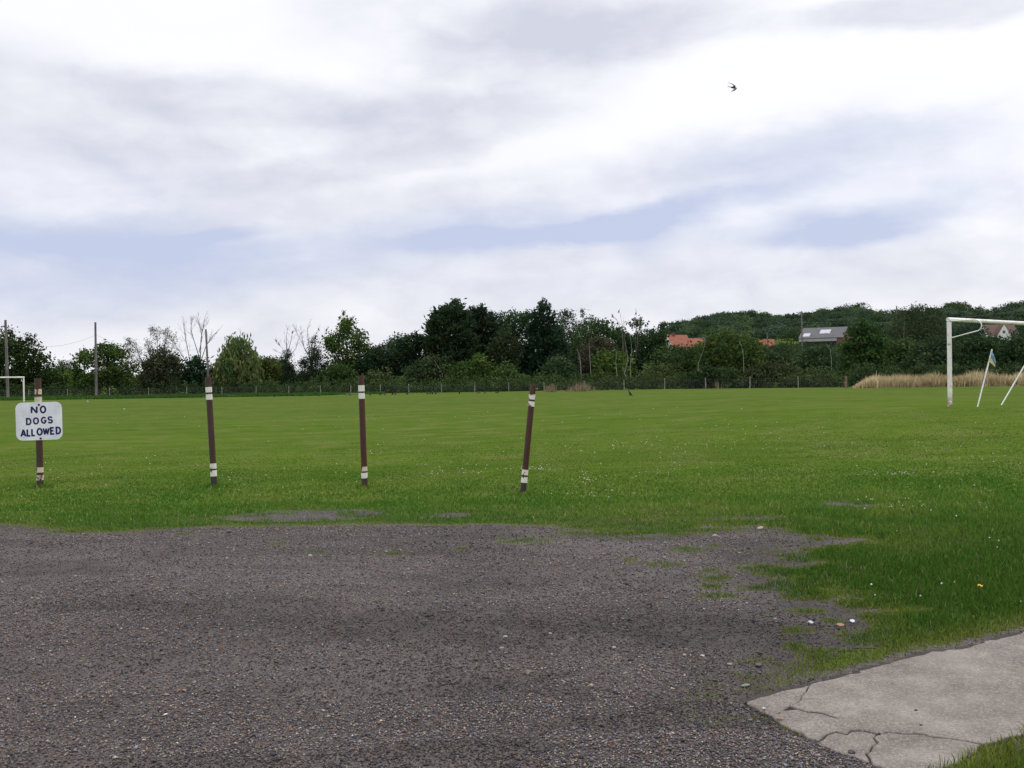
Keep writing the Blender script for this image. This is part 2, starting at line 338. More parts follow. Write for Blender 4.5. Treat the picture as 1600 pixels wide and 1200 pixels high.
z = n.add('ShaderNodeSeparateXYZ', {0: o}); c = n.mix(n.math('MULTIPLY', n.mr(z.outputs[2], .42, .08, 0, 1), n.mr(f, .38, .5, 0, .9)), c, (.22, .10, .05))
finish(n, c, .5, f, .002); M_goal = m
M_goal2 = simple('white_paint', (.62, .62, .60), (.78, .78, .76), 2, rough=.5)
M_signw = simple('sign_white', (.60, .63, .70), (.78, .80, .85), 5, rough=.4, spec=.4)
M_signb = simple('sign_lettering', (.012, .012, .06), (.02, .02, .10), 4, rough=.5)
M_flag_b = simple('flag_blue', (.14, .25, .36), (.22, .36, .48), 4); M_flag_y = simple('flag_yellow', (.46, .46, .22), (.62, .60, .38), 4)
# ------------------------------------------------------------------ ground sheet
def axis(parts):
    out = []
    for a, b, s in parts: out += list(np.arange(a, b, s))
    out.append(parts[-1][1]); return np.array(out)
xs = axis([(-3000, -400, 200), (-400, -60, 20), (-60, 60, 1.0), (60, 260, 5), (260, 400, 20), (400, 3000, 200)])
ys = axis([(-60, 0, 10), (0, 12, 1), (12, 60, 1.0), (60, 120, 3), (120, 460, 8), (460, 1000, 60), (1000, 5000, 500)])
X, Y = np.meshgrid(xs, ys); V = np.stack([X, Y, terr(X, Y)], -1).reshape(-1, 3)
ny, nx = X.shape; idx = np.arange(ny*nx).reshape(ny, nx)
Q = np.stack([idx[:-1, :-1], idx[:-1, 1:], idx[1:, 1:], idx[1:, :-1]], -1).reshape(-1, 4)
tag(npmesh('ground', V, [Q], M_turf, smooth=True), kind='structure', label='grassy ground of the playing field and the land beyond')
# ------------------------------------------------------------------ outlines on the ground
def gp(lst): return [tuple(G(x, y).xy) for x, y in lst]
slab_px_top = [(1165, 1096), (1207, 1082), (1265, 1069), (1320, 1056), (1372, 1041), (1424, 1027), (1457, 1018), (1499, 1014), (1535, 1004), (1600, 988), (1760, 950)]
slab_low_px = [(1190, 1113), (1210, 1127), (1236, 1139), (1275, 1157), (1307, 1173), (1337, 1180), (1356, 1186), (1363, 1194), (1389, 1200), (1420, 1214)]
edge_px = [(-500, 800), (-200, 815), (0, 822), (60, 829), (150, 836), (250, 830), (330, 826), (400, 826), (480, 824), (560, 822), (700, 823), (780, 822), (860, 826), (930, 838),
           (1000, 842), (1060, 838), (1130, 828), (1190, 826), (1250, 834), (1285, 844), (1240, 860), (1215, 878), (1180, 902), (1205, 916), (1215, 928), (1262, 940), (1262, 950), (1318, 958), (1352, 974), (1340, 992), (1300, 1008), (1252, 1022), (1206, 1048), (1193, 1068), (1190, 1078)]
GRAV = [(-40, 11.6)] + gp(edge_px) + gp(slab_px_top[:1]) + gp(slab_low_px) + gp([(1440, 1222)]) + [(1.55, 3.4), (1.2, 2.0), (.9, -9), (-40, -9)]
SLAB = gp(slab_px_top) + gp([(1780, 1080), (1600, 1145), (1567, 1157), (1535, 1166), (1499, 1186), (1467, 1200), (1440, 1212)]) + gp(slab_low_px[::-1])
SLAB_OUT = SLAB
def polyd(px, py, poly):
    """signed distance to a polygon, positive inside"""
    px = np.asarray(px); py = np.asarray(py); d = np.full(px.shape, 1e9); ins = np.zeros(px.shape, bool)
    P_ = np.array(poly); m_ = len(P_)
    for i in range(m_):
        ax, ay = P_[i]; bx, by = P_[(i+1) % m_]; dx, dy = bx-ax, by-ay; L = dx*dx+dy*dy+1e-12
        t = np.clip(((px-ax)*dx+(py-ay)*dy)/L, 0, 1); d = np.minimum(d, np.hypot(px-ax-t*dx, py-ay-t*dy))
        c_ = ((ay > py) != (by > py)) & (px < (bx-ax)*(py-ay)/(by-ay+1e-15)+ax); ins ^= c_
    return np.where(ins, d, -d)
def isl(px, py, rx, ry):
    c = G(px, py); D = c.y; return (c.x, c.y, rx*D/F, ry*D*D/(EYE*F))
bare = [isl(475, 806, 70, 5), isl(560, 804, 26, 2.2), isl(700, 806, 24, 2.5), isl(1322, 790, 28, 4), isl(1180, 810, 50, 2.5)]
tufts = [isl(818, 848, 40, 4), isl(905, 833, 40, 5), isl(1000, 832, 60, 5), isl(1075, 862, 22, 5), isl(1043, 886, 26, 4), isl(1102, 895, 22, 5), isl(1122, 906, 22, 4), isl(1112, 919, 18, 3), isl(1127, 935, 28, 4), isl(1178, 922, 22, 4), isl(1255, 958, 40, 6), isl(1190, 890, 35, 7),
         isl(1230, 900, 50, 9), isl(1245, 989, 28, 6), isl(1240, 1012, 20, 6), isl(1300, 975, 22, 6), isl(620, 868, 24, 3), isl(500, 866, 16, 2), isl(435, 853, 12, 2), isl(287, 838, 14, 3), isl(985, 877, 12, 3), isl(1115, 855, 12, 2), isl(960, 905, 8, 2), isl(720, 862, 10, 2), isl(100, 832, 40, 3), isl(1270, 845, 30, 4), isl(1215, 1072, 26, 6), isl(1630, 1203, 105, 34)]
def gz(x, y):
    f = polyd(x, y, GRAV); near_ = (f > -.34) & (np.asarray(y) < 15.4)
    f2 = np.clip(f, 0, .4); return terr(x, y)+np.where(near_, .004+.05*f2*fbm(x, y, 1.2, 20)+.006*fbm(x, y, 5, 22)*np.clip(f2*8, 0, 1), 0)
def ell(x, y, e): return 1-np.hypot((x-e[0])/e[2], (y-e[1])/e[3])
def cover(x, y):
    """grass cover: above 0 grass grows"""
    x = np.asarray(x, float); y = np.asarray(y, float)
    nz = (fbm(x, y, 1.4, 3)-.5)*.9 + (fbm(x, y, 7, 9, 3)-.5)*.35
    n2 = (fbm(x, y*1.6, 3.2, 13, 4)-.5)*2.4
    right = S((x-.1)/1.2)*S((y-5.4)/1.0)
    d = -polyd(x, y, GRAV)
    edge = d + nz*np.clip(.25+y*.03, .2, .6)*.6*(1-right) + right*n2*.62
    for b in bare: e_ = ell(x, y, b); edge = np.minimum(edge, np.where(e_ > -1.2, -(e_+n2*1.4)*.4+.10, 9))
    for t in tufts: e_ = ell(x, y, t); edge = np.maximum(edge, np.where(e_ > -1.0, (e_+n2*.6)*.35+.07, -9))
    ds = polyd(x, y, SLAB_OUT); edge = np.minimum(edge, -ds-.02+nz*.05)
    return edge
# ------------------------------------------------------------------ gravel sheet (ragged outline), a few mm above the ground
g = .05
gx = np.arange(-13, 5.2, g); gy = np.arange(-6, 15.5, g)
X, Y = np.meshgrid(gx, gy)
c = cover(X, Y)
keep = (polyd(X, Y, GRAV)+(fbm(X, Y, 3, 23)-.5)*.2 > -.22)
for b in bare: keep |= ell(X, Y, b) > -1.0
keep |= (cover(X, Y) < .1) & (X > 0) & (Y < 13.5)
keep &= (polyd(X, Y, SLAB) < .10)
fade = np.clip(.12-c, 0, .3)
Z = np.maximum(gz(X, Y), terr(X, Y)+.004)
dipp = G(640, 985); dip2 = G(1130, 985)
dark = .75*np.exp(-((X-dipp.x-.2)/1.5)**2-((Y-dipp.y)/.42)**2)+.5*np.exp(-((X+.2)/.8)**2-((Y-4.9)/.35)**2)+.45*np.exp(-((X+3.2)/1.8)**2-((Y-10.4)/.35)**2)+.5*S((fbm(X*.6, Y*1.3, .9, 25)-.56)*6)+.85*np.exp(-((X-dip2.x)/.75)**2-((Y-dip2.y)/.5)**2)
dd = np.clip(1-np.abs(-polyd(X, Y, GRAV))/.45, 0, 1)
dark = dark+.9*dd*(X > .6)*(Y > 5)+.35*dd*(X <= .6)
for b in bare: dark = dark+np.clip(ell(X, Y, b)*.6+.5, 0, .6)
e_ = isl(1190, 862, 130, 26); dark = dark+np.clip(ell(X, Y, e_)*1.6, 0, .8)
dark = np.clip(dark, 0, 1)
ny, nx = X.shape; idx = np.arange(ny*nx).reshape(ny, nx)
kf = keep[:-1, :-1] & keep[1:, :-1] & keep[:-1, 1:] & keep[1:, 1:]
Q = np.stack([idx[:-1, :-1], idx[:-1, 1:], idx[1:, 1:], idx[1:, :-1]], -1)[kf]
V = np.stack([X, Y, Z], -1).reshape(-1, 3)
used = np.unique(Q); rem = np.zeros(ny*nx, int); rem[used] = np.arange(len(used))
Cc = np.stack([dark.ravel()]*3, -1)
tag(npmesh('gravel_car_park', V[used], [rem[Q]], M_gravel, col=Cc[used], smooth=True), kind='structure', label='grey gravel surface of the car park')
# loose stones
N = 330000
D = 3.6*(13/3.6)**(rng.random(N)**.95); x = (rng.random(N)-.5)*D*1.25; y = D
c = cover(x, y); ok = (c < .02) & (polyd(x, y, SLAB) < -.01); x, y = x[ok], y[ok]
pr = .35+.9*fbm(x, y, 1.0, 31)**1.5*2*(1-.8*0); rb = np.exp(-((x-1.0)/1.3)**2-((y-4.4)/1.0)**2)
dk = np.exp(-((x-dip2.x)/.8)**2-((y-dip2.y)/.5)**2)+1.2*S((fbm(x*.55, y*1.5, 1.3, 26)-.54)*6)
dkk = 1.2*np.exp(-((x-dipp.x-.2)/1.5)**2-((y-dipp.y)/.45)**2)+dk
bay = np.clip(1-polyd(x, y, GRAV)/.55, 0, 1)*((x > .6) & (y > 5)); dkk = dkk+1.1*bay
ok = rng.random(len(x)) < (1-.8*bay)*np.clip(pr*.55+.25+rb*.5-dk*.3, .28, 1); x, y, dkk = x[ok], y[ok], dkk[ok]; N = len(x)
s = .0030+.0042*rng.random(N)**2+.009*(rng.random(N) > .985)*rng.random(N); s *= (.75+.05*y)
th = rng.random(N)*6.283; oc = np.array([[1, 0, 0], [0, 1, 0], [-1, 0, 0], [0, -1, 0], [0, 0, 1], [0, 0, -1]], float)
v = oc[None]*s[:, None, None]*(.7+.6*rng.random((N, 6, 1)))*np.array([1.25, .9, .6]); v += rng.normal(0, .15, (N, 6, 3))*s[:, None, None]
ct, st_ = np.cos(th)[:, None], np.sin(th)[:, None]
vx = v[:, :, 0]*ct-v[:, :, 1]*st_; vy = v[:, :, 0]*st_+v[:, :, 1]*ct
z0 = gz(x, y)+.002
V = np.stack([vx+x[:, None], vy+y[:, None], v[:, :, 2]+(z0+s*.3)[:, None]], -1).reshape(-1, 3)
tri = np.array([[0, 1, 4], [1, 2, 4], [2, 3, 4], [3, 0, 4], [1, 0, 5], [2, 1, 5], [3, 2, 5], [0, 3, 5]])
T = (tri[None]+6*np.arange(N)[:, None, None]).reshape(-1, 3)
pal = np.array([(.10, .10, .12), (.06, .06, .075), (.15, .15, .17), (.19, .185, .19), (.13, .095, .075), (.20, .15, .115), (.045, .045, .05), (.24, .22, .20), (.11, .11, .145), (.16, .085, .06), (.40, .38, .36), (.30, .22, .13)])
pw = np.array([3, 3, 2.6, 1.6, 2, 1.3, 2, .9, 1.5, .6, .22, .2]); k = rng.choice(len(pal), N, p=pw/pw.sum())
cc = pal[k]*(.45+1.0*rng.random((N, 1)))*(1-.5*np.clip(dkk, 0, 1))[:, None]*np.array((1.10, 1.04, .96))
o = npmesh('gravel', V, [T], M_stone, col=np.repeat(cc, 6, 0)); tag(o, 'loose mixed stones lying over the gravel car park', 'gravel', kind='stuff')
# ------------------------------------------------------------------ concrete slab in broken pieces
ztop = .020
z3 = lambda a, b: (1080+a*.325, 900+b*.325)
A = [z3(585, 520), z3(560, 552), z3(535, 575), z3(522, 592), z3(500, 608), z3(470, 622), z3(432, 645), z3(405, 658), z3(385, 668)]
Bk = [z3(470, 630), z3(510, 636), z3(560, 649), z3(600, 655), z3(650, 661), z3(690, 674), z3(720, 684)]
Cr = [z3(600, 790), z3(628, 772), z3(655, 757), z3(690, 748), z3(730, 751), z3(770, 745), z3(830, 741), z3(870, 748), z3(905, 757), z3(960, 751), z3(1010, 757), z3(1060, 760), z3(1100, 758), z3(1160, 772), z3(1220, 774), z3(1270, 786), z3(1320, 790), z3(1370, 800), z3(1420, 812)]
Dr = [z3(905, 757), z3(890, 775), z3(896, 795), z3(872, 812), z3(858, 838), z3(848, 850), z3(850, 872)]
tip = [slab_px_top[0], (1184, 1088), slab_px_top[1], (1240, 1075)]
P1 = tip + [slab_px_top[2]] + A[1:] + [(1190, 1113), (1176, 1103)]
notch = Bk + [(x, y+1.6) for x, y in Bk[-2::-1]]
P2 = [slab_px_top[2]] + slab_px_top[3:] + [(1780, 1080), (1600, 1145), (1567, 1157), (1552, 1160), z3(1420, 812)] + Cr[-2::-1] + [(1262, 1150), (1249, 1146), (1236, 1139), (1222, 1133), (1214, 1123), A[-1], A[-2], A[-3]] + notch[:] + [(A[6][0]+5, A[6][1]-4), A[5], A[4], A[3], A[2], A[1]]
# order A section after the notch correctly: notch leaves and returns between A[6] and A[5]
P2 = [slab_px_top[2]] + slab_px_top[3:] + [(1780, 1080), (1600, 1145), (1567, 1157), (1552, 1160), z3(1420, 812)] + Cr[-2::-1] + [(1262, 1150), (1249, 1146), (1236, 1139), (1222, 1133), (1214, 1123), A[-1], A[-2], A[-3]] + [(x, y+1.6) for x, y in Bk[1:-1]] + [Bk[-1]] + Bk[-2:0:-1] + [A[5], A[4], A[3], A[2], A[1]]
P3 = Cr[:9] + Dr[1:] + [(1348, 1187), (1337, 1180), (1322, 1178), (1307, 1173), (1290, 1163)]
P4 = [Cr[8]] + Cr[9:] + [(1535, 1166), (1518, 1178), (1499, 1186), (1467, 1200), (1440, 1212), (1420, 1214), (1389, 1200), (1375, 1195), (1363, 1194)] + Dr[:0:-1]
def crackpoly(poly, zt, shrink):
    pts = [G(x, y, zt) for x, y in poly]
    P_ = []
    for i, p in enumerate(pts):                           # subdivide and roughen
        q = pts[(i+1) % len(pts)]; k_ = max(1, int((q-p).length/.045))
        for j in range(k_):
            a_ = p.lerp(q, j/k_); P_.append((a_.x, a_.y))
    P_ = np.array(P_); nxt = np.roll(P_, -1, 0)-np.roll(P_, 1, 0); nrm = np.stack([-nxt[:, 1], nxt[:, 0]], -1); nrm /= np.linalg.norm(nrm, axis=1, keepdims=True)+1e-9
    area = .5*np.sum(P_[:, 0]*np.roll(P_[:, 1], -1)-P_[:, 1]*np.roll(P_[:, 0], -1))
    if area < 0: nrm = -nrm
    jit = (vnoise(P_[:, 0], P_[:, 1], 26, 40)-.5)*.016
    jv = np.stack([vnoise(P_[:, 0], P_[:, 1], 22, 40)-.5, vnoise(P_[:, 0], P_[:, 1], 22, 41)-.5], -1)*.035
    return P_+jv+nrm*shrink*.5*(1+1.8*(vnoise(P_[:, 0], P_[:, 1], 9, 43)-.4))[:, None]
import bmesh
bm = bmesh.new()
for k, (poly, dz) in enumerate(((P1, -.004), (P2, 0), (P3, -.006), (P4, -.002))):
    pl = crackpoly(poly, ztop, .0050)
    vs = [bm.verts.new((a, b, ztop+dz)) for a, b in pl]
    f = bm.faces.new(vs)
    if f.normal.z == 0: f.normal_update()
    ex = bmesh.ops.extrude_face_region(bm, geom=[f]); nv = [e for e in ex['geom'] if isinstance(e, bmesh.types.BMVert)]
    for v_ in nv: v_.co.z = -.06
bmesh.ops.recalc_face_normals(bm, faces=bm.faces)
ed = [e for e in bm.edges if all(v_.co.z > .01 for v_ in e.verts)]
bmesh.ops.bevel(bm, geom=ed, offset=.004, segments=1, affect='EDGES', clamp_overlap=True)
bmesh.ops.triangulate(bm, faces=[f for f in bm.faces if len(f.verts) > 4])
me = bpy.data.meshes.new('concrete_path'); bm.to_mesh(me); bm.free(); me.materials.append(M_conc)
o = bpy.data.objects.new('concrete_path', me); COL.objects.link(o); tag(o, 'cracked pale concrete path beside the gravel', kind='structure')
# bare soil bed under and round the slab
pl = np.array(SLAB); cen = pl.mean(0)
m, n = material('soil'); P = geo_pos(n); f = n.noise(P, 12, 7, .75)
finish(n, n.ramp(f, [(.3, (.020, .017, .014)), (.7, (.065, .056, .045))]), .95, f, .03); M_soil = m
Xs, Ys = np.meshgrid(np.arange(.8, 6.5, .05), np.arange(2.5, 8.5, .05)); ds = polyd(Xs, Ys, SLAB)+(fbm(Xs, Ys, 4, 50)-.5)*.12
kp = (ds > -.05) | ((Ys < 4.7) & (Xs > 1.6) & (polyd(Xs, Ys, GRAV) < 0))
ny, nx = Xs.shape; idx = np.arange(ny*nx).reshape(ny, nx); kf = kp[:-1, :-1] & kp[1:, :-1] & kp[:-1, 1:] & kp[1:, 1:]
Q = np.stack([idx[:-1, :-1], idx[:-1, 1:], idx[1:, 1:], idx[1:, :-1]], -1)[kf]; used = np.unique(Q); rem = np.zeros(ny*nx, int); rem[used] = np.arange(len(used))
Zs = .002+.008*fbm(Xs, Ys, 8, 51); V = np.stack([Xs, Ys, Zs], -1).reshape(-1, 3)
tag(npmesh('soil_strip', V[used], [rem[Q]], M_soil, smooth=True), kind='structure', label='dark soil along the edge of the concrete path')
# ------------------------------------------------------------------ grass
def grass(name, x, y, hgt, wid, colr, z0=None, lean=.5, mat=None):
    N = len(x); z = terr(x, y) if z0 is None else z0
    a = rng.random(N)*6.283; b = rng.random(N)*6.283; ln = hgt*lean*rng.random(N)
    ux, uy = np.cos(a)*wid*.5, np.sin(a)*wid*.5; lx, ly = np.cos(b)*ln, np.sin(b)*ln
    hz = np.sqrt(np.maximum(hgt**2-ln**2, .1*hgt**2))
    V = np.zeros((N, 5, 3)); zz = z-.004
    V[:, 0] = np.stack([x-ux, y-uy, zz], -1); V[:, 1] = np.stack([x+ux, y+uy, zz], -1)
    V[:, 2] = np.stack([x+ux*.8+lx*.3, y+uy*.8+ly*.3, zz+hz*.6], -1); V[:, 3] = np.stack([x-ux*.8+lx*.3, y-uy*.8+ly*.3, zz+hz*.6], -1)
    V[:, 4] = np.stack([x+lx, y+ly, zz+hz], -1)
    i = 5*np.arange(N)[:, None]; Q = i+np.array([[0, 1, 2, 3]]); T = i+np.array([[3, 2, 4]])
    return npmesh(name, V.reshape(-1, 3), [Q, T], mat or M_blade, col=np.repeat(colr, 5, 0))
def frame_pts(N, d0, d1, p=1.0, wide=1.18):
    """points with density falling as 1/D^2 in the part of the ground the camera can see"""
    D = d0*(d1/d0)**(rng.random(N)); return (rng.random(N)-.5)*D*wide, D
C_a = np.array((.052, .118, .015)); C_b = np.array((.098, .153, .024)); C_c = np.array((.150, .172, .042)); C_d = np.array((.27, .25, .12))
def turf_col(x, y, N, cov=None):
    g1 = fbm(x, y, .22, 60); g2 = fbm(x, y, 1.6, 64); rr = rng.random(N)
    lush = S((x-1.2)/2.2)*S((15-y)/5)                     # thick deep green verge on the right
    t = np.clip((g1-.5)*2.2+(g2-.5)*1.7+.42+.25*S((y-14)/30)-.55*lush, 0, 1)[:, None]
    c = C_a*(1-t)+C_b*t; c = c*(1-.8*np.clip(t-.55, 0, 1)*2*0)
    y2 = np.clip((g2-.55)*3+(rr-.6)*1.2, 0, 1)[:, None]*(1-.7*lush[:, None]); c = c*(1-y2*.5)+C_c*y2*.5
    dry = (rr > .975)[:, None]; c = np.where(dry, C_d*.85, c)
    if cov is not None: tt = np.clip(1-cov/.35, 0, .8)[:, None]*S((12.6-y)/1)[:, None]; c = c*(1-tt)+np.array((.165, .195, .030))*tt
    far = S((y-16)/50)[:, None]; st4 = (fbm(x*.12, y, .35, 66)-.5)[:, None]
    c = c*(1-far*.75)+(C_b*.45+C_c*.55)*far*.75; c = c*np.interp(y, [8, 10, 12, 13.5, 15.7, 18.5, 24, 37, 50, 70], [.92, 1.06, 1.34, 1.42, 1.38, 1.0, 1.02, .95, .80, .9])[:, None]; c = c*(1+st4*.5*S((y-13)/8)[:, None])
    v = .45*(1-.65*S((y-13)/10))[:, None]
    return c*(1-v*.6+v*1.2*rng.random((N, 1)))
def slabout(x, y): return polyd(x, y, SLAB_OUT) < -.015
# near: 4 to 13 m
x, y = frame_pts(860000, 3.4, 13.5); c = cover(x, y)
dens = np.clip(c*4+.22, 0, 1)*(.35+.65*np.clip(fbm(x, y, 3.5, 70)*1.9-.35, 0, 1)); dens = np.where(c > 0, dens, .30*np.clip(1+c/.45, 0, 1)*S((fbm(x, y*1.4, 7, 73)-.56)*14)*(y > 4.6))
dens *= np.clip((y/8)**.3, .5, 1)
ok = rng.random(len(x)) < dens; ok &= slabout(x, y); x, y, c = x[ok], y[ok], c[ok]
feet = [G(63, 762), G(335, 761), G(570, 762), G(817, 773)]; fr = rng.integers(0, 4, 1600); fa = rng.random(1600)*6.283; fd_ = .055+.16*rng.random(1600)**1.5
fx_ = np.array([feet[i].x for i in fr])+np.cos(fa)*fd_; fy_ = np.array([feet[i].y for i in fr])+np.sin(fa)*fd_
x = np.concatenate([x, fx_]); y = np.concatenate([y, fy_]); c = np.concatenate([c, np.full(1600, 3.)]); N = len(x)
lush = S((x-1.2)/2.2)*S((15-y)/5)
h = (.020+.044*lush+.022*S((y-10.6)/1.5))*(.45+.9*rng.random(N))*np.clip(.35+c*1.4, .35, 1)*(.55+.9*fbm(x, y, 2.2, 75)); h = np.maximum(h, .014+.012*rng.random(N)); h += (rng.random(N) > .992)*.06; h = np.where((y < 5.2) & (x > 1.5), .03+.05*rng.random(N), h); h[-1600:] = .02+.07*rng.random(1600)
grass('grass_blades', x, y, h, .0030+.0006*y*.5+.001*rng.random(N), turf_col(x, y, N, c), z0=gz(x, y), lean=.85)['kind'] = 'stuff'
bpy.data.objects['grass_blades'].name = 'grass'; tag(bpy.data.objects['grass'], 'green grass growing round the gravel and over the verge', 'grass')
# middle and far: 13 to 60 m
x, y = frame_pts(400000, 13.0, 32); c = cover(x, y)
pxx = 800+F*x/y; ok = (c > 0)&(rng.random(len(x)) > S((y-14)/17))&(rng.random(len(x)) < .8+.2*np.clip(fbm(x, y, 1.1, 72)*2-.5, 0, 1)); x, y = x[ok], y[ok]; N = len(x)
rough = np.exp(-((y-14.6)/1.6)**2)
h = (np.interp(y, [13, 18, 31], [.019, .014, .007])+.020*rough)*(.6+.6*rng.random(N))*(.7+.6*fbm(x, y, .9, 77))
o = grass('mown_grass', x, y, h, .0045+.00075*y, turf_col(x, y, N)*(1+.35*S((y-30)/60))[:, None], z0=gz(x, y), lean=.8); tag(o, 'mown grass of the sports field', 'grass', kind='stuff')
# clover flowers
def blobs(name, P, r, mat, colr):
    N = len(P); oc_ = np.array([[1, 0, 0], [0, 1, 0], [-1, 0, 0], [0, -1, 0], [0, 0, 1], [0, 0, -1]], float)
    V = P[:, None]+oc_[None]*r[:, None, None]*(.8+.4*rng.random((N, 6, 1))); T = (tri[None]+6*np.arange(N)[:, None, None]).reshape(-1, 3)
    return npmesh(name, V.reshape(-1, 3), [T], mat, col=np.repeat(colr, 6, 0))
FX, FY = [], []
for (px, py, sx_, sy_, k_) in ((835, 738, 22, 2.5, 26), (712, 743, 25, 4, 18), (770, 735, 60, 4, 18), (915, 752, 8, 12, 14), (930, 780, 25, 3, 12), (1390, 746, 25, 2, 26), (1410, 795, 30, 8, 24), (990, 700, 90, 10, 40), (1100, 690, 120, 15, 40), (600, 690, 120, 14, 30),
                               (420, 745, 90, 12, 22), (240, 735, 90, 12, 14), (120, 740, 80, 12, 10), (1000, 745, 60, 10, 20), (1300, 700, 160, 16, 50), (1500, 720, 90, 20, 26), (1470, 900, 90, 40, 9), (700, 655, 300, 8, 50), (1200, 660, 200, 10, 50), (400, 660, 200, 10, 30), (1540, 800, 50, 30, 8), (60, 735, 60, 10, 6)):
    for _ in range(k_):
        a = px+random.gauss(0, sx_); b = py+random.gauss(0, sy_)
        if b > 640: q = G(a, b); (FX.append(q.x), FY.append(q.y)) if b > 690 or random.random() < .55 else None
x = np.array(FX); y = np.array(FY); N = len(x)
hh_ = .05+.04*rng.random(N); r_ = (.0065+.005*rng.random(N))*(.65+.022*y)
o = blobs('clover_flowers', np.stack([x, y, terr(x, y)+hh_], -1), r_, M_stone, np.tile((.62, .62, .56), (N, 1))*(.6+.4*rng.random((N, 1)))); tag(o, 'tiny white clover flowers scattered through the grass', 'flowers', kind='stuff')
# rough grass strip along the far left fence, dry tall grass on the right
N = 90000; px = rng.uniform(-60, 600, N); D = rng.uniform(110, 134, N)+px*.006*(rng.random(N) < .5); x = (px-800)/F*D; y = D
ok = (y > 111+px*.008+5*S((px-480)/80)*1.5); x, y = x[ok], y[ok]; N = len(x)
o = grass('rough_grass', x, y, .10+.26*rng.random(N)*fbm(x, y, .3, 80)*1.5, .07+.04*rng.random(N), np.array((.045, .105, .020))*(.6+.8*rng.random((N, 1)))); tag(o, 'strip of longer dark green grass in front of the far fence', 'grass', kind='stuff')
N = 52000; px = np.concatenate([rng.uniform(1332, 1760, N-1000), rng.normal(905, 10, 500), rng.normal(1125, 6, 200), rng.normal(860, 4, 300)]); D = rng.uniform(99, 106, N); D[-1000:] += 12
x = (px-800)/F*D; y = D; hm = np.clip((px-1325)/40, .15, 1); hm[-1000:] = .7; cl_ = fbm(x, y*.4, .45, 82)
h = (.35+.95*rng.random(N)**1.3)*hm*(.35+1.35*fbm(x, y*.4, .9, 84, 3)*(.5+cl_))
t = np.clip(rng.random((N, 1))*.8+(cl_[:, None]-.5)*1.4, 0, 1)
o = grass('dry_grass', x, y, h, .035+.03*rng.random(N), (np.array((.34, .27, .13))*(1-t)+np.array((.74, .62, .38))*t)*np.where(np.arange(N) >= N-1000, .36, 1)[:, None]*(.7+.5*rng.random((N, 1))), lean=.7); tag(o, 'tall straw coloured dry grass at the far right edge of the field', 'dry grass', kind='stuff')
# ------------------------------------------------------------------ striped bollards
def disc_tube(name, mat, parent, r_out, r_in, z0, z1, open_top=True, k=20, smooth=True):
    mb = MB(); ring = lambda r, z: [(r*math.cos(2*math.pi*j/k), r*math.sin(2*math.pi*j/k), z) for j in range(k)]
    if open_top: mb.quadstrip([ring(r_out, z0), ring(r_out, z1), ring(r_in, z1), ring(r_in, z1-.35)], caps=True)
    else: mb.quadstrip([ring(r_in, z0), ring(r_out, z0), ring(r_out, z1), ring(r_in, z1), ring(r_in, z0)], caps=False)
    return mb.build(name, mat, parent, smooth=smooth)
def letters():
    ar = lambda cx, cy, rx, ry, a0, a1, n_=10: [(cx+rx*math.cos(math.radians(a0+(a1-a0)*i/n_)), cy+ry*math.sin(math.radians(a0+(a1-a0)*i/n_))) for i in range(n_+1)]
    return {'N': [[(0, 0), (0, 1)], [(0, 1), (1, 0)], [(1, 0), (1, 1)]], 'O': [ar(.5, .5, .5, .5, 0, 360, 20)], 'D': [[(0, 0), (0, 1), (.4, 1)]+ar(.4, .5, .58, .5, 90, -90, 12)[1:]+[(0, 0)]],
            'G': [ar(.5, .5, .5, .5, 40, 320, 16)[:]+[(.95, .42), (.55, .42)]], 'S': [ar(.5, .74, .45, .26, 20, 250, 12)+ar(.5, .25, .48, .25, 80, -160, 12)],
            'A': [[(0, 0), (.5, 1.02)], [(.5, 1.02), (1, 0)], [(.2, .32), (.8, .32)]], 'L': [[(0, 1), (0, 0), (.9, 0)]], 'W': [[(0, 1), (.27, 0)], [(.27, 0), (.5, .95)], [(.5, .95), (.73, 0)], [(.73, 0), (1, 1)]], 'E': [[(.9, 1), (0, 1), (0, 0), (.95, 0)], [(0, .52), (.8, .52)]]}
LET = letters()
def ribbon(mb, pts, w_, y0, y1):
    """flat stroke of width w_ in the x-z plane with mitred corners"""
    P_ = [Vector(p) for p in pts]; L_, R_ = [], []
    closed = (P_[0]-P_[-1]).length < 1e-4
    if closed: P_ = P_[:-1]
    m_ = len(P_)
    for i in range(m_):
        a = P_[(i-1) % m_] if (closed or i > 0) else None; b = P_[(i+1) % m_] if (closed or i < m_-1) else None
        d1 = (P_[i]-a).normalized() if a is not None else None; d2 = (b-P_[i]).normalized() if b is not None else None
        if d1 is None: d1 = d2
        if d2 is None: d2 = d1
        n1 = Vector((-d1.y, d1.x)); n2 = Vector((-d2.y, d2.x)); mm = (n1+n2)
        if mm.length < .2: mm = n1*1.0; s_ = 1
        else: mm.normalize(); s_ = min(1/max(mm.dot(n1), .35), 1.9)
        L_.append(P_[i]+mm*w_/2*s_); R_.append(P_[i]-mm*w_/2*s_)
    rings = [[(l.x, y0, l.y), (r.x, y0, r.y), (r.x, y1, r.y), (l.x, y1, l.y)] for l, r in zip(L_, R_)]
    if closed: rings.append(rings[0])
    mb.quadstrip(rings, True, not closed)
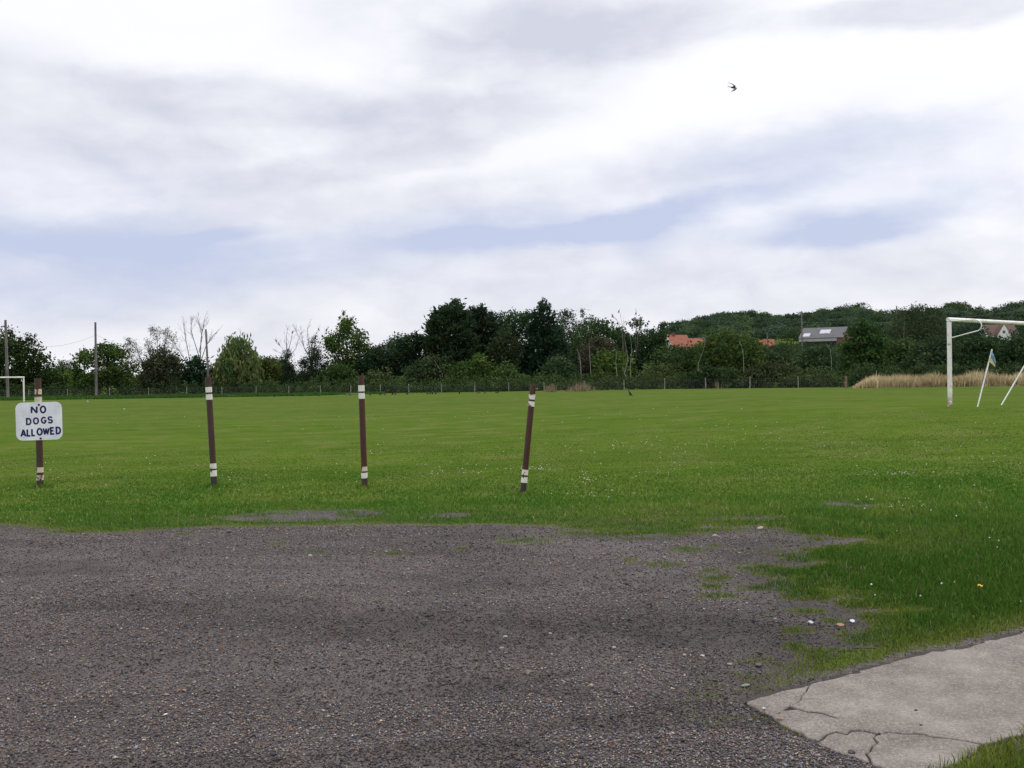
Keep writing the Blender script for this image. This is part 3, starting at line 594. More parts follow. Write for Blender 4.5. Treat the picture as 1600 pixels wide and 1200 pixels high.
def bollard(base, top, marks, wpx, mpost, mbands, name, label, group, nub=False):
    b = G(*base); D = b.y; t = W(top[0], top[1], D); ax = (t-b); L = ax.length; r = (wpx-.5)*D/F/2
    root = empty(name, b); root.rotation_mode = 'QUATERNION'; root.rotation_quaternion = ax.normalized().to_track_quat('Z', 'Y') if False else Vector((0, 0, 1)).rotation_difference(ax.normalized())
    tag(root, label, 'bollard', group)
    disc_tube('post', mpost, root, r, r*.86, -.15, L)
    for (ya, yb), mt in zip(marks, mbands):
        za = L*(base[1]-ya)/(base[1]-top[1]); zb = L*(base[1]-yb)/(base[1]-top[1])
        o = disc_tube('white_band', mt, root, r+.0022, r-.002, zb, za, open_top=False)
    if nub:
        MB().tube([(r*.9, -.01, L-.06), (r+.03, -.01, L-.055)], .014, 8).build('bolt', M_wire, root, smooth=True)
    # tufts left unmown round the foot
    return root, L, r
bands = [band_mat('band_paint_clean', .0, 1), band_mat('band_paint_worn', .09, 4, (.55, .50, .38)), band_mat('band_paint_chipped', .05, 8)]
bg_ = 'brown bollards with white bands along the field edge'
b1, L1, R1 = bollard((63, 762), (59, 591), [(608, 616), (620, 640), (730, 738), (742, 750)], 10.5, bollard_mat('bollard_steel_dark', .55, .0, 3), [bands[1], bands[1], bands[1], bands[1]], 'sign_bollard',
                     'brown striped bollard carrying the white no dogs sign', bg_)
b2, _, _ = bollard((335, 761), (325, 589), [(604.8, 613), (616, 624.5), (724, 732), (734.7, 744)], 10, bollard_mat('bollard_steel_grey', .35, .0, 5), [bands[0], bands[0], bands[2], bands[2]], 'bollard',
                   'brown white-banded bollard leaning slightly left, with a telegraph pole rising behind its top', bg_)
b3, _, _ = bollard((570, 762), (564, 587), [(602, 611.5), (614, 623), (729, 736), (738.5, 747)], 10, bollard_mat('bollard_steel_rusty', .0, .12, 9), [bands[0], bands[0], bands[1], bands[2]], 'bollard',
                   'brown white-banded bollard with an orange rust run above its lower bands', bg_)
b4, _, _ = bollard((817, 773), (833, 601), [(616, 624), (627, 635), (733.6, 742), (745, 754)], 10, bollard_mat('bollard_steel_brown', -.1, -.1, 13), [bands[2], bands[2], bands[2], bands[2]], 'bollard',
                   'brown white-banded bollard tilting to the right with clover at its foot', bg_, nub=True)
# the sign, bolted to the first bollard
Db = b1.location.y; k_ = Db/F; s0 = W(61, 658, Db-R1-.006)
sgn_holder = b1
mb = MB(); hw, hh2, cr_ = 35*k_, 29.5*k_, 10*k_
pts = []
for cx, cz, a0 in ((hw-cr_, hh2-cr_, 0), (-hw+cr_, hh2-cr_, 90), (-hw+cr_, -hh2+cr_, 180), (hw-cr_, -hh2+cr_, 270)):
    for i in range(9): a = math.radians(a0+90*i/8); pts.append((cx+cr_*math.cos(a), cz+cr_*math.sin(a)))
mb.prism(pts, -.0035, .0035); board = mb.build('sign_board', M_signw, b1)
inv = (Matrix.Translation(b1.location) @ b1.rotation_quaternion.to_matrix().to_4x4()).inverted()
# in the photo the board's top edge climbs slightly to the right
yaw = math.radians(4); mw = Matrix.Translation(s0) @ Matrix.Rotation(math.radians(-.8), 4, 'Y') @ Matrix.Rotation(yaw, 4, 'Z')
board.matrix_local = inv @ mw
mb = MB()
def word(chars):
    for ch, x0, x1, y0, y1, sw in chars:
        for si_, st2 in enumerate(LET[ch]):
            ribbon(mb, [((x0+(x1-x0)*a-61)*k_, -(y0+(y1-y0)*(1-b)-658)*k_) for a, b in st2], sw*k_, -.0050-.0003*si_, -.0034)
word([('N', 50.3, 58.2, 635.2, 645.2, 2.65), ('O', 64, 71.3, 635, 645, 2.65)])
word([('D', 42.6, 48.8, 653.6, 662.6, 2.45), ('O', 53, 60, 653, 662, 2.45), ('G', 65, 71.6, 652.4, 661.2, 2.45), ('S', 75, 81.2, 652, 661, 2.45)])
word([('A', 33.6, 40.4, 670.8, 681, 2.65), ('L', 43, 47.8, 670.4, 680.4, 2.65), ('L', 50, 54.8, 670.2, 680.2, 2.65), ('O', 58, 65, 669.8, 679.4, 2.65), ('W', 67.2, 75.8, 669.4, 679, 2.45), ('E', 78.4, 83.8, 669, 678.6, 2.65), ('D', 87, 93, 668.6, 678.2, 2.65)])
mb.build('lettering', M_signb, board, recalc=True)
for (bx, by) in ((61.7, 632.6), (62.8, 685)):
    MB().tube([((bx-61)*k_, -.003, -(by-658)*k_), ((bx-61)*k_, -.012, -(by-658)*k_)], 1.6*k_, 8).build('bolt', M_dark, board, smooth=False)
# ------------------------------------------------------------------ goals
def goal(origin, udir, back, label, mat, r=.062, Wd=7.32, H=2.44):
    root = empty('football_goal', origin); tag(root, label, 'football goal')
    u = Vector(udir).normalized(); b = Vector(back).normalized(); Z = Vector((0, 0, 1))
    for s_ in (0, 1):
        MB().tube([u*(Wd*s_)-Z*.1, u*(Wd*s_)+Z*(H-r)], r, 14).build('post', mat, root, smooth=True)
    MB().tube([u*(-r)+Z*H, u*(Wd+r)+Z*H], r*.96, 14).build('crossbar', mat, root, smooth=True)
    for s_ in (0, 1):
        o_ = u*(Wd*s_); p0 = o_+Z*(H-.04)
        pts = [p0+b*.05, p0+b*.70]+[p0+b*(.70+.22*math.sin(a))+Z*(-.17+.17*math.cos(a)) for a in np.linspace(.3, 2.5, 8)]+[o_+Z*(H-.52)+b*.04]
        MB().tube(pts, .016, 8).build('net_support', M_goal2, root, smooth=True)
    return root
g1 = G(1484.5, 635.5); bk = Vector((.63, -.77, 0))
goal(g1, (.77, .63, 0), bk, 'white football goal with rust-flaked paint standing at the right', M_goal)
g2 = GD(37.5, 103)
goal(g2, (-.77, -.63, 0), -bk, 'small distant white football goal in front of the trees at far left', M_goal2, r=.075)
# ------------------------------------------------------------------ corner flags
fb = G(1527.5, 635.5); ft = W(1550, 546, fb.y+.15)
root = empty('corner_flag', fb); tag(root, 'leaning white corner pole with a limp blue and yellow flag', 'corner flag')
ax = ft-fb; MB().tube([Vector((0, 0, 0))-ax*.03, ax], .02, 8).build('pole', M_goal2, root, smooth=True)
def ptl(px, py, dy=0): return W(px, py, fb.y+.12+dy)-fb
def sheet(name, rows, mat, th=.004):
    mb = MB(); n_ = len(rows); k2 = len(rows[0])
    b_ = 0
    for sgn in (0, 1):
        for r_ in rows: mb.v += [tuple(Vector(p)+Vector((0, th*sgn, 0))) for p in r_]
    for s_ in (0, 1):
        for i in range(n_-1):
            for j in range(k2-1):
                a_ = s_*n_*k2+i*k2+j; mb.f.append((a_, a_+1, a_+1+k2, a_+k2))
    for i in range(n_-1):
        for j in (0, k2-1): a_ = i*k2+j; c_ = n_*k2+a_; mb.f.append((a_, a_+k2, c_+k2, c_))
    for j in range(k2-1):
        for i in (0, n_-1): a_ = i*k2+j; c_ = n_*k2+a_; mb.f.append((a_, a_+1, c_+1, c_))
    return mb.build(name, mat, root, smooth=True)
fl = sheet('flag', [[ptl(1549.5, 547.5), ptl(1549.8, 547.6, .02), ptl(1550, 547.8, .03)], [ptl(1547.0, 556), ptl(1550, 555, -.05), ptl(1553.5, 556.5, .04)], [ptl(1546.0, 561), ptl(1551, 561, .05), ptl(1556.2, 564, -.02)], [ptl(1549.5, 565), ptl(1553, 567, .04), ptl(1556, 568, -.04)]], M_flag_b)
sheet('yellow_panel', [[ptl(1546.6, 558, -.06), ptl(1548.0, 559, -.05), ptl(1550, 561, -.04)], [ptl(1544, 564.5, -.06), ptl(1548.5, 565, -.02), ptl(1552.5, 566, -.06)], [ptl(1548.6, 567.5, -.05), ptl(1551.4, 569, -.05), ptl(1555, 570, -.05)], [ptl(1552.5, 571.5, -.04), ptl(1553.6, 572.8, -.04), ptl(1554.8, 573.5, -.04)]], M_flag_y)
fb2 = G(1565, 632.5); t2 = W(1612, 552, fb2.y+.2)
root2 = empty('corner_pole', fb2); tag(root2, 'bare white pole leaning steeply to the right beside the goal mouth', 'pole')
ax = t2-fb2; MB().tube([-ax*.02, ax], .021, 8).build('pole', M_goal2, root2, smooth=True)
# ------------------------------------------------------------------ fence
fx = [(-15, 131), (45, 132), (106, 132), (171.5, 131), (232, 131), (291.6, 130), (347, 130), (400, 130), (451, 129), (501, 128), (548, 127.5), (594.4, 127), (639, 126), (690, 125), (741.6, 123.5), (795, 122), (850.5, 119), (912.6, 116), (975.5, 112), (1038.5, 109), (1103, 106), (1171.5, 104), (1247.5, 102.5)]
root = empty('wire_fence', GD(45, 132)); tag(root, 'wire mesh fence on pale wooden posts along the far edge of the field', 'fence')
tops = []
for px, D in fx:
    p = GD(px, D)-root.location; h = 1.13+random.uniform(-.04, .04)+(.1 if px > 1000 else 0)
    MB().tube([p-Vector((0, 0, .1)), p+Vector((random.uniform(-.06, .06), 0, h))], [.058, .05], 6).build('post', M_fpost, root); tops.append(p)
p = GD(1322, 101.5)-root.location
tops.append(p); MB().tube([p-Vector((0, 0, .1)), p+Vector((0, 0, 1.18))], .12, 8).build('post', M_bpost, root)
mb = MB()
for a, b in zip(tops[:-1], tops[1:]):
    for z in (.1, .24, .38, .52, .68, .86, 1.03): mb.tube([a+Vector((0, 0, z)), (a+b)/2+Vector((0, 0, z-.015)), b+Vector((0, 0, z))], .0045, 3, caps=False)
    k3 = max(2, int((b-a).length/.22))
    for i in range(1, k3): q = a.lerp(b, i/k3); mb.tube([q+Vector((0, 0, .08)), q+Vector((0, 0, 1.03))], .004, 3, caps=False)
mb.build('wire_mesh', M_wire, root, recalc=False)
# ------------------------------------------------------------------ poles and wires
def pole(base, top, D, r, label, name='telegraph_pole', grp=None, mat=None):
    b = GD(base[0], D); t = W(top[0], top[1], D)
    o = MB().tube([Vector((0, 0, -.3)), (t-b)*.5, t-b], [r*1.15, r, r*.85], 10).build(name, mat or M_pole, None, smooth=True); o.location = b
    return tag(o, label, 'telegraph pole', grp), b, t
gpn = 'bare telegraph poles behind the left fence'
_, ba, ta = pole((12.5, 628), (8.5, 500), 122, .16, 'thick bare telegraph pole behind the distant goal at far left', grp=gpn)
_, bb, tb = pole((150.5, 620), (149, 503.5), 128, .145, 'bare grey telegraph pole standing alone to the right of the sign', grp=gpn)
_, bc, tc_ = pole((327, 618), (321.5, 514.5), 133, .14, 'bare telegraph pole seen directly above the second bollard', grp=gpn)
def wire(pts, r, label, name='power_line'):
    o = MB().tube([Vector(p)-Vector(pts[0]) for p in pts], r, 4).build(name, M_wire, None); o.location = pts[0]; return tag(o, label, 'power line')
def sag(a, b, s_, n_=10): return [a.lerp(b, i/n_)-Vector((0, 0, s_*4*(i/n_)*(1-i/n_))) for i in range(n_+1)]
zz = Vector((0, 0, 1))
wire(sag(ta-zz*2.6, tb-zz*1.6, 1.0), .011, 'thin sagging wire between the two leftmost telegraph poles')
wire(sag(tb-zz*1.6, tc_-zz*2.4, 1.1), .011, 'thin sagging wire between the two taller poles right of the sign')
gph = 'thin poles on the hillside'
_, _, h1 = pole((1200, 560), (1199, 519), 210, .13, 'short thin pole in front of the small orange roof', 'utility_pole', gph)
_, _, h2 = pole((1254, 560), (1252.5, 486), 240, .15, 'tall thin pole against the wood left of the grey barn roof', 'utility_pole', gph)
_, _, h3 = pole((1401, 560), (1401, 478), 200, .13, 'tall thin pole among trees between the barn and the goal', 'utility_pole', gph)
wire(sag(W(880, 529, 230), h2-zz*2.6, 2.0)+sag(h2-zz*2.6, W(1640, 478, 230), 1.5)[1:], .022, 'long dark wire crossing in front of the wooded hill')
# ------------------------------------------------------------------ crown builders
def leaves(C, cr, per, size, colr, aniso=None, squash=.8, cvar=.35, lvar=.22):
    """C clump centres (n,3); returns verts, quads, colours"""
    n_ = len(C); N = n_*per; ci = np.repeat(np.arange(n_), per)
    cr = np.broadcast_to(cr, (n_,))[ci][:, None]
    P_ = C[ci]+rng.normal(0, 1, (N, 3))*cr*np.array([1, 1, squash])*.55
    if aniso is None:
        a = rng.normal(0, 1, (N, 3)); a[:, 2] *= .8; a /= np.linalg.norm(a, axis=1, keepdims=True)
    else:
        a = np.asarray(aniso, float)+rng.normal(0, .45, (N, 3)); a /= np.linalg.norm(a, axis=1, keepdims=True)
    b = np.cross(a, rng.normal(0, 1, (N, 3))); b /= np.linalg.norm(b, axis=1, keepdims=True)+1e-9
    L = size*(.6+.8*rng.random((N, 1))); wd = .55 if aniso is None else .34
    V = np.stack([P_-a*L*.5, P_+b*L*wd*.5+a*L*.05, P_+a*L*.5, P_-b*L*wd*.5+a*L*.05], 1)
    cv = (1-cvar+2*cvar*rng.random((n_, 1)))[ci]; hue = rng.normal(0, .08, (n_, 1))[ci]
    c = np.asarray(colr)*cv*(1-lvar+2*lvar*rng.random((N, 1))); c[:, 0] *= 1+hue[:, 0]*1.5; c[:, 1] *= 1+hue[:, 0]*.3
    return V.reshape(-1, 3), (4*np.arange(N)[:, None]+np.array([[0, 1, 2, 3]])), np.repeat(np.clip(c, .004, 1), 4, 0)
def in_outline(poly, N):
    P_ = np.array(poly, float); lo, hi_ = P_.min(0), P_.max(0); X_, Y_, D_ = [], [], []
    tot = 0
    while tot < N:
        x = rng.uniform(lo[0], hi_[0], N*2); y = rng.uniform(lo[1], hi_[1], N*2); d = polyd(x, y, poly); k = d > 0
        X_.append(x[k]); Y_.append(y[k]); D_.append(d[k]); tot += k.sum()
    return np.concatenate(X_)[:N], np.concatenate(Y_)[:N], np.concatenate(D_)[:N]
PROFILES = {}
def tree(name, label, D, top, bottom, colr, kind='leafy', dens=1.0, leaf=.40, clump=.80, group=None, cat='tree', holes=0.0, trunk=True, tcol=None, depth=1.0, trunk_px=None, cvar=.38):
    """crown grown inside a silhouette given its real distance, size and thickness"""
    poly = list(top)+[(top[-1][0], bottom), (top[0][0], bottom)]
    xs_ = [p[0] for p in top]; cx = trunk_px or (min(xs_)+max(xs_))/2; base = GD(cx, D); B = np.array(base)
    P_ = np.array(poly); area = abs(.5*np.sum(P_[:, 0]*np.roll(P_[:, 1], -1)-P_[:, 1]*np.roll(P_[:, 0], -1)))*(D/F)**2
    nc = max(14, int(area*5.2*dens*(.75/clump)**1.2)); x, y, d = in_outline(poly, nc)
    R_ = max(d.max(), 3.0); hd = np.sqrt(np.maximum(d*(2*R_-d), 0))*D/F*depth
    wmax = (max(xs_)-min(xs_))/2*D/F; hd = np.minimum(hd, wmax*1.05)
    if holes:
        k = vnoise(x, y, .09*6/max(4, R_*.35), 91) > holes*(1-np.clip(d/R_, 0, 1)*.7); x, y, hd, d = x[k], y[k], hd[k], d[k]
    off = hd*(1-rng.random(len(x))**1.6)*np.where(rng.random(len(x)) < .62, -1, 1)
    DD = D+off
    rx = RT.x + 0*x
    pts = np.array([W(a, b, D) for a, b in zip(x, y)]); C = pts; C[:, 1] = DD
    C = C-B; C[:, 2] = np.maximum(C[:, 2], .25)
    cc_ = np.asarray(colr, float)
    if kind == 'conifer' or 'pointed' in label:              # leading shoots
        ex = []
        for i_ in range(1, len(top)-1):
            if top[i_][1] < top[i_-1][1] and top[i_][1] <= top[i_+1][1]:
                for k_ in range(9):
                    q = W(top[i_][0]+random.gauss(0, .8)*k_/5, top[i_][1]-2+k_*1.7, D); ex.append((q.x-B[0]+random.gauss(0, .08*k_), random.gauss(0, .1*k_), q.z-B[2]))
        if ex: Ve, Qe, ce = leaves(np.array(ex), .24, 16, .30, cc_*.9, aniso=(.2, 0, .8))
    else: ex = []
    if kind == 'leafy': V, Q, c = leaves(C, clump, int(40), leaf, cc_, cvar=cvar)
    elif kind == 'conifer':
        sgn = C.copy(); sgn[:, 2] = 0; nr = np.linalg.norm(sgn, axis=1, keepdims=True)+1e-6; an = sgn/nr*.9; an[:, 2] = .55
        V, Q, c = leaves(C, clump*.85, 30, leaf*1.7, cc_, aniso=np.repeat(an, 30, 0), cvar=cvar)
    elif kind == 'willow': V, Q, c = leaves(C, clump*.8, 34, leaf*1.5, cc_, aniso=(0, 0, -1.3), squash=1.5, cvar=cvar)
    if ex: Q = np.concatenate([Q, Qe+len(V)]); V = np.concatenate([V, Ve]); c = np.concatenate([c, ce])
    root = empty(name, base); tag(root, label, cat, group)
    npmesh('crown', V, [Q], M_leaf, root, c)
    if trunk:
        H = float(C[:, 2].max()); mb = MB(); r = max(.09, H*.022)
        mb.tube([(0, 0, -.2), (random.uniform(-.1, .1), 0, H*.3), (random.uniform(-.3, .3), 0, H*.72)], [r*1.3, r, r*.35], 7)
        hi_i = np.argsort(-C[:, 2]+rng.normal(0, H*.3, len(C)))[:7]
        for i in hi_i: q = Vector(C[i]); mb.tube([(0, 0, H*random.uniform(.2, .45)), q*.55+Vector((0, 0, H*.12)), q], [r*.5, r*.3, r*.1], 5)
        mb.build('trunk', M_bark, root, smooth=True, recalc=False)
    return root
def bare(name, label, D, stems, r0_=.07, twigs=14, mat=None, cat='tree', group=None, leafcol=None, tl=2.2, seed=0, depth=1.0):
    """leafless stems: each a polyline at its own depth with finer twigs off it"""
    rd = random.Random(seed+17); base = GD(stems[0][0][0], D); root = empty(name, base); tag(root, label, cat, group); mb = MB(); ends = []
    for si, st2 in enumerate(stems):
        d0 = rd.uniform(-.6, .6)*depth*1.2 if si else 0
        n_ = len(st2); pts = [W(a, b, D+d0*i/max(1, n_-1)*2)-base for i, (a, b) in enumerate(st2)]
        rr = r0_*(1 if si == 0 else rd.uniform(.55, .9)); mb.tube(pts, [rr*(1-.8*i/(n_-1)) for i in range(n_)], 5)
        for t_ in range(twigs):
            s_ = rd.uniform(.3, 1)*(n_-1); i = min(int(s_), n_-2); p = pts[i].lerp(pts[i+1], s_-i); d = (pts[i+1]-pts[i]).normalized()
            v = (d+Vector((rd.gauss(0, .55), rd.gauss(0, .55)*depth, rd.uniform(-.1, .4)))).normalized(); L = tl*rd.uniform(.35, 1)*(1.1-.5*s_/(n_-1))
            q = p+v*L*.5+Vector((rd.gauss(0, .08), 0, .05)); e = q+(v+Vector((0, 0, .35))).normalized()*L*.5
            mb.tube([p, q, e], [rr*.28, rr*.2, rr*.1], 3, caps=False); ends.append(e)
            for u_ in range(2):
                v2 = (v+Vector((rd.gauss(0, .6), rd.gauss(0, .6), rd.gauss(.1, .4)))).normalized(); mb.tube([q, q+v2*L*.4], [rr*.15, rr*.08], 3, caps=False); ends.append(q+v2*L*.4)
    mb.build('branches', mat or M_twig, root, recalc=False)
    if leafcol is not None:
        C = np.array([tuple(e) for e in ends]); V, Q, c = leaves(C, .45, 9, .16, leafcol); npmesh('crown', V, [Q], M_leaf, root, c)
    return root
DK = (.034, .060, .018); MD = (.055, .090, .022); OL = (.072, .096, .024); BR = (.080, .130, .026); CF = (.029, .050, .026); BN = (.066, .068, .036); YG = (.13, .18, .03); WL = (.115, .16, .055); FAR = (.05, .078, .04)
# ------------------------------------------------------------------ trees behind the fence, left to right
T = tree; gt = 'trees beyond the fence'; gb = 'bushes behind the fence'
T('broadleaf_tree', 'dark leafy tree at the far left edge behind the goal and first telegraph pole', 139, [(-75, 560), (-50, 525), (-20, 519), (4, 520), (13, 514), (22, 524), (26, 540), (34, 560), (40, 585)], 612, DK, holes=.2, group=gt)
T('broadleaf_tree', 'dark rounded tree right of the first telegraph pole with a ragged top', 141, [(24, 560), (32, 536), (42, 532), (49, 526), (56, 534), (64, 543), (72, 552), (80, 563), (84, 578), (100, 590)], 612, DK, holes=.25, group=gt)
T('hedge', 'bright yellow green hedge in the gap left of the second telegraph pole', 158, [(86, 592), (94, 582), (108, 579), (122, 580), (134, 592)], 612, YG, group=gb, cat='hedge', trunk=False, leaf=.2)
T('distant_tree', 'pale flat topped tree far off in the gap left of the second telegraph pole', 300, [(88, 576), (92, 570), (98, 566), (108, 565), (118, 567), (124, 574), (128, 582)], 604, FAR, leaf=.55, clump=1.2, cat='tree', holes=.2)
T('broadleaf_tree', 'mid green spreading tree standing right behind the second telegraph pole', 140, [(116, 590), (121, 566), (128, 554), (138, 547), (146, 556), (154, 550), (162, 541), (172, 540), (182, 544), (190, 553), (200, 560), (207, 572), (216, 582), (222, 596)], 610, MD, holes=.28, group=gt)
bare('sparse_tree', 'wispy half dead tree with thin grey twigs between the second pole and the brown bush', 144, [[(238, 612), (226, 575), (214, 548), (203, 534)], [(240, 612), (236, 570), (232, 540), (236, 520)], [(242, 612), (248, 570), (246, 540), (243, 517)], [(244, 610), (262, 575), (268, 545), (272, 528)], [(238, 600), (220, 570), (205, 560), (199, 545)], [(240, 600), (255, 560), (258, 535), (262, 522)]], r0_=.075, twigs=26, leafcol=(.075, .085, .05), tl=2.0, seed=3, group=gt)
T('bush', 'dark brownish bush below the wispy dead tree', 139, [(222, 600), (228, 575), (233, 562), (242, 550), (254, 543), (264, 545), (274, 552), (280, 566), (285, 590)], 610, (.052, .058, .030), holes=.2, group=gb, cat='bush')
bare('bare_tree', 'tall leafless grey tree directly left of the third telegraph pole', 148, [[(312, 610), (312, 560), (304, 535), (298, 515), (300, 500)], [(300, 612), (296, 560), (290, 530), (287, 510), (288, 500)], [(312, 570), (322, 540), (332, 525), (343, 515)], [(313, 560), (314, 530), (318, 508), (320, 496)], [(298, 575), (282, 552), (278, 545)], [(311, 550), (316, 528), (312, 508), (308, 497)]], r0_=.085, twigs=15, tl=2.4, seed=5, group=gt)
T('bush', 'dark domed bush hiding the foot of the third telegraph pole', 140, [(285, 595), (288, 575), (293, 565), (303, 560), (314, 560), (322, 565), (326, 574), (334, 580), (342, 595)], 611, (.018, .040, .018), group=gb, cat='bush')
bare('bare_tree', 'few thin bare twigs standing out above the willow', 147, [[(372, 605), (373, 560), (371, 535), (369, 519)], [(373, 570), (378, 540), (383, 524)], [(372, 560), (375, 530), (376, 516)]], r0_=.05, twigs=9, tl=1.2, seed=8, group=gt)
T('willow_tree', 'light green drooping willow right of the third telegraph pole', 140, [(330, 602), (336, 580), (341, 563), (348, 552), (356, 546), (361, 535), (372, 530), (384, 533), (393, 537), (397, 550), (402, 562), (406, 585), (408, 602)], 610, WL, kind='willow', group=gt, holes=.12, cvar=.3)
T('distant_tree', 'pale tree line far away in the gap right of the willow', 260, [(398, 570), (404, 562), (412, 560), (420, 557), (428, 562), (436, 558), (442, 566), (450, 572)], 604, FAR, leaf=.5, clump=1.1, cat='tree')
T('bush', 'olive bush between the willow and the ivy clad stump', 143, [(396, 600), (400, 577), (408, 566), (418, 566), (428, 572), (438, 572), (450, 580), (454, 600)], 611, OL, holes=.2, group=gb, cat='bush')
bare('bare_tree', 'fan of thin bare branches with two crows above the narrow ivy stump', 146, [[(448, 612), (448, 550), (447, 530), (449, 514)], [(448, 560), (442, 545), (434, 537), (430, 532)], [(449, 555), (454, 535), (457, 520), (458, 519)], [(448, 560), (440, 552), (429, 548)], [(449, 560), (462, 545), (466, 530), (470, 520)]], r0_=.06, twigs=10, tl=1.8, seed=11, group=gt)
T('ivy_tree', 'narrow dark ivy covered stump with a squared top', 141, [(437, 605), (443, 575), (443, 555), (446, 546), (451, 544), (455, 550), (455, 562), (461, 575), (465, 605)], 611, CF, leaf=.2, clump=.5, dens=1.4, group=gt)
bare('bare_tree', 'fan of thin bare branches carrying crows behind the tall ivy clad tree', 147, [[(486, 612), (484, 550), (490, 530), (497, 515)], [(484, 560), (474, 540), (466, 525), (460, 512)], [(486, 550), (500, 538), (507, 525), (511, 516)], [(484, 560), (476, 545), (472, 530), (470, 512)], [(485, 560), (482, 535), (480, 515), (483, 506)]], r0_=.06, twigs=13, tl=1.9, seed=12, group=gt)
T('ivy_tree', 'dark ivy clad tree with a crooked narrow head and wide base', 141, [(462, 605), (466, 578), (472, 562), (480, 550), (485, 538), (488, 527), (493, 525), (498, 530), (496, 540), (500, 544), (502, 560), (506, 580), (512, 605)], 611, CF, leaf=.2, clump=.5, dens=1.4, group=gt)
T('broadleaf_tree', 'tall airy tree with a pointed top and gaps showing sky, left of the third bollard', 143, [(506, 590), (511, 550), (512, 528), (519, 518), (524, 505), (529, 496), (537, 489), (544, 495), (550, 506), (560, 514), (567, 518), (575, 528), (578, 545), (582, 590)], 611, MD, holes=.40, dens=.9, group=gt)
T('bush', 'green bush in front of the tall airy tree left of the third bollard', 137, [(498, 605), (505, 585), (518, 574), (532, 572), (546, 577), (556, 588), (562, 605)], 612, (.040, .078, .022), group=gb, cat='bush')
T('distant_tree', 'pale rounded tree far behind in the dip right of the third bollard', 230, [(580, 560), (586, 545), (596, 542), (606, 538), (612, 530), (622, 528), (632, 534), (640, 560)], 604, FAR, leaf=.45, clump=1.1, cat='tree')
T('broadleaf_tree', 'very dark tree close behind the top of the third bollard', 141, [(556, 600), (562, 570), (570, 556), (578, 552), (588, 547), (598, 545), (608, 548), (614, 560), (620, 600)], 611, (.024, .044, .020), holes=.15, group=gt)
T('broadleaf_tree', 'dark tree with a twin peaked top left of the big conifers', 143, [(604, 600), (608, 555), (613, 535), (620, 527), (628, 524), (634, 521), (640, 526), (646, 545), (650, 600)], 611, (.032, .058, .026), holes=.2, group=gt)
T('conifer_tree', 'small narrow conifer squeezed against the left side of the big conifers', 142, [(640, 600), (643, 545), (646, 524), (650, 520), (653, 530), (656, 525), (660, 535), (666, 570), (668, 600)], 611, CF, kind='conifer', group=gt)
T('conifer_tree', 'largest dark conifer with a ragged twin crest near the middle', 142, [(655, 600), (664, 560), (662, 530), (670, 520), (668, 512), (676, 504), (674, 495), (684, 489), (690, 480), (700, 479), (706, 476), (713, 470), (718, 478), (728, 484), (736, 496), (744, 520), (748, 600)], 611, (.032, .056, .026), kind='conifer', group=gt, dens=1.6)
T('conifer_tree', 'dark conifer with feathery tips leaning right beside the largest one', 145, [(722, 590), (726, 500), (732, 486), (740, 481), (744, 485), (752, 478), (756, 487), (764, 491), (769, 489), (772, 502), (780, 530), (786, 600)], 611, CF, kind='conifer', group=gt, dens=1.5)
T('broadleaf_tree', 'even topped green tree between the two groups of dark conifers', 149, [(766, 590), (770, 510), (778, 496), (784, 492), (790, 496), (796, 490), (804, 488), (814, 491), (824, 490), (832, 497), (838, 590)], 611, (.036, .070, .030), holes=.15, group=gt)
T('broadleaf_tree', 'dark olive tree in front of the even topped green tree', 140, [(760, 600), (768, 545), (778, 522), (790, 512), (802, 522), (812, 545), (820, 600)], 611, (.034, .052, .022), holes=.2, group=gt)
T('spruce_tree', 'pointed dark spruce tallest of those right of centre', 141, [(806, 600), (816, 560), (824, 530), (828, 510), (834, 500), (832, 494), (842, 487), (844, 478), (850, 469), (856, 478), (862, 484), (866, 492), (862, 498), (872, 512), (878, 530), (886, 560), (892, 600)], 611, (.026, .052, .028), kind='conifer', group=gt, dens=1.15)
T('broadleaf_tree', 'bumpy topped broadleaf tree rising just right of the pointed spruce', 165, [(862, 560), (868, 498), (876, 489), (884, 487), (892, 490), (898, 500), (902, 490), (910, 486), (920, 488), (928, 494), (931, 504), (926, 520), (940, 560)], 600, (.040, .070, .034), holes=.3, group=gt, leaf=.3)
T('broadleaf_tree', 'green mixed tree below the bumpy topped one with birch stems in front', 148, [(880, 600), (886, 540), (896, 522), (912, 512), (930, 507), (944, 503), (960, 507), (972, 520), (980, 600)], 610, (.042, .078, .026), holes=.15, group=gt)
bare('bare_tree', 'leafless stems with three crows on their tips right of the bumpy topped tree', 136, [[(976, 606), (974, 560), (972, 520), (964, 500), (958, 494)], [(975, 580), (974, 530), (972, 505), (968, 487)], [(978, 580), (976, 530), (974, 500)], [(994, 606), (993, 560), (993, 520), (994.6, 490)], [(994, 560), (997, 520), (1000.8, 499)]], r0_=.07, twigs=5, tl=1.3, seed=21, group=gt)
T('broadleaf_tree', 'dark rounded tree just left of the orange roofed house', 139, [(966, 600), (972, 530), (978, 512), (988, 504), (998, 502), (1008, 506), (1014, 512), (1022, 511), (1030, 516), (1036, 528), (1040, 560), (1044, 600)], 610, (.028, .054, .022), holes=.28, group=gt)
T('bush', 'dark reddish brown bush among birch stems right of the spruce', 138, [(896, 605), (905, 560), (918, 538), (935, 530), (955, 532), (966, 550), (972, 605)], 610, (.056, .056, .032), holes=.2, group=gb, cat='bush')
T('bush', 'bright yellow green bush low in front of the birch stems', 131, [(918, 605), (926, 578), (936, 556), (944, 550), (956, 556), (966, 548), (978, 560), (986, 580), (996, 605)], 610, (.070, .114, .026), holes=.25, group=gb, cat='bush')
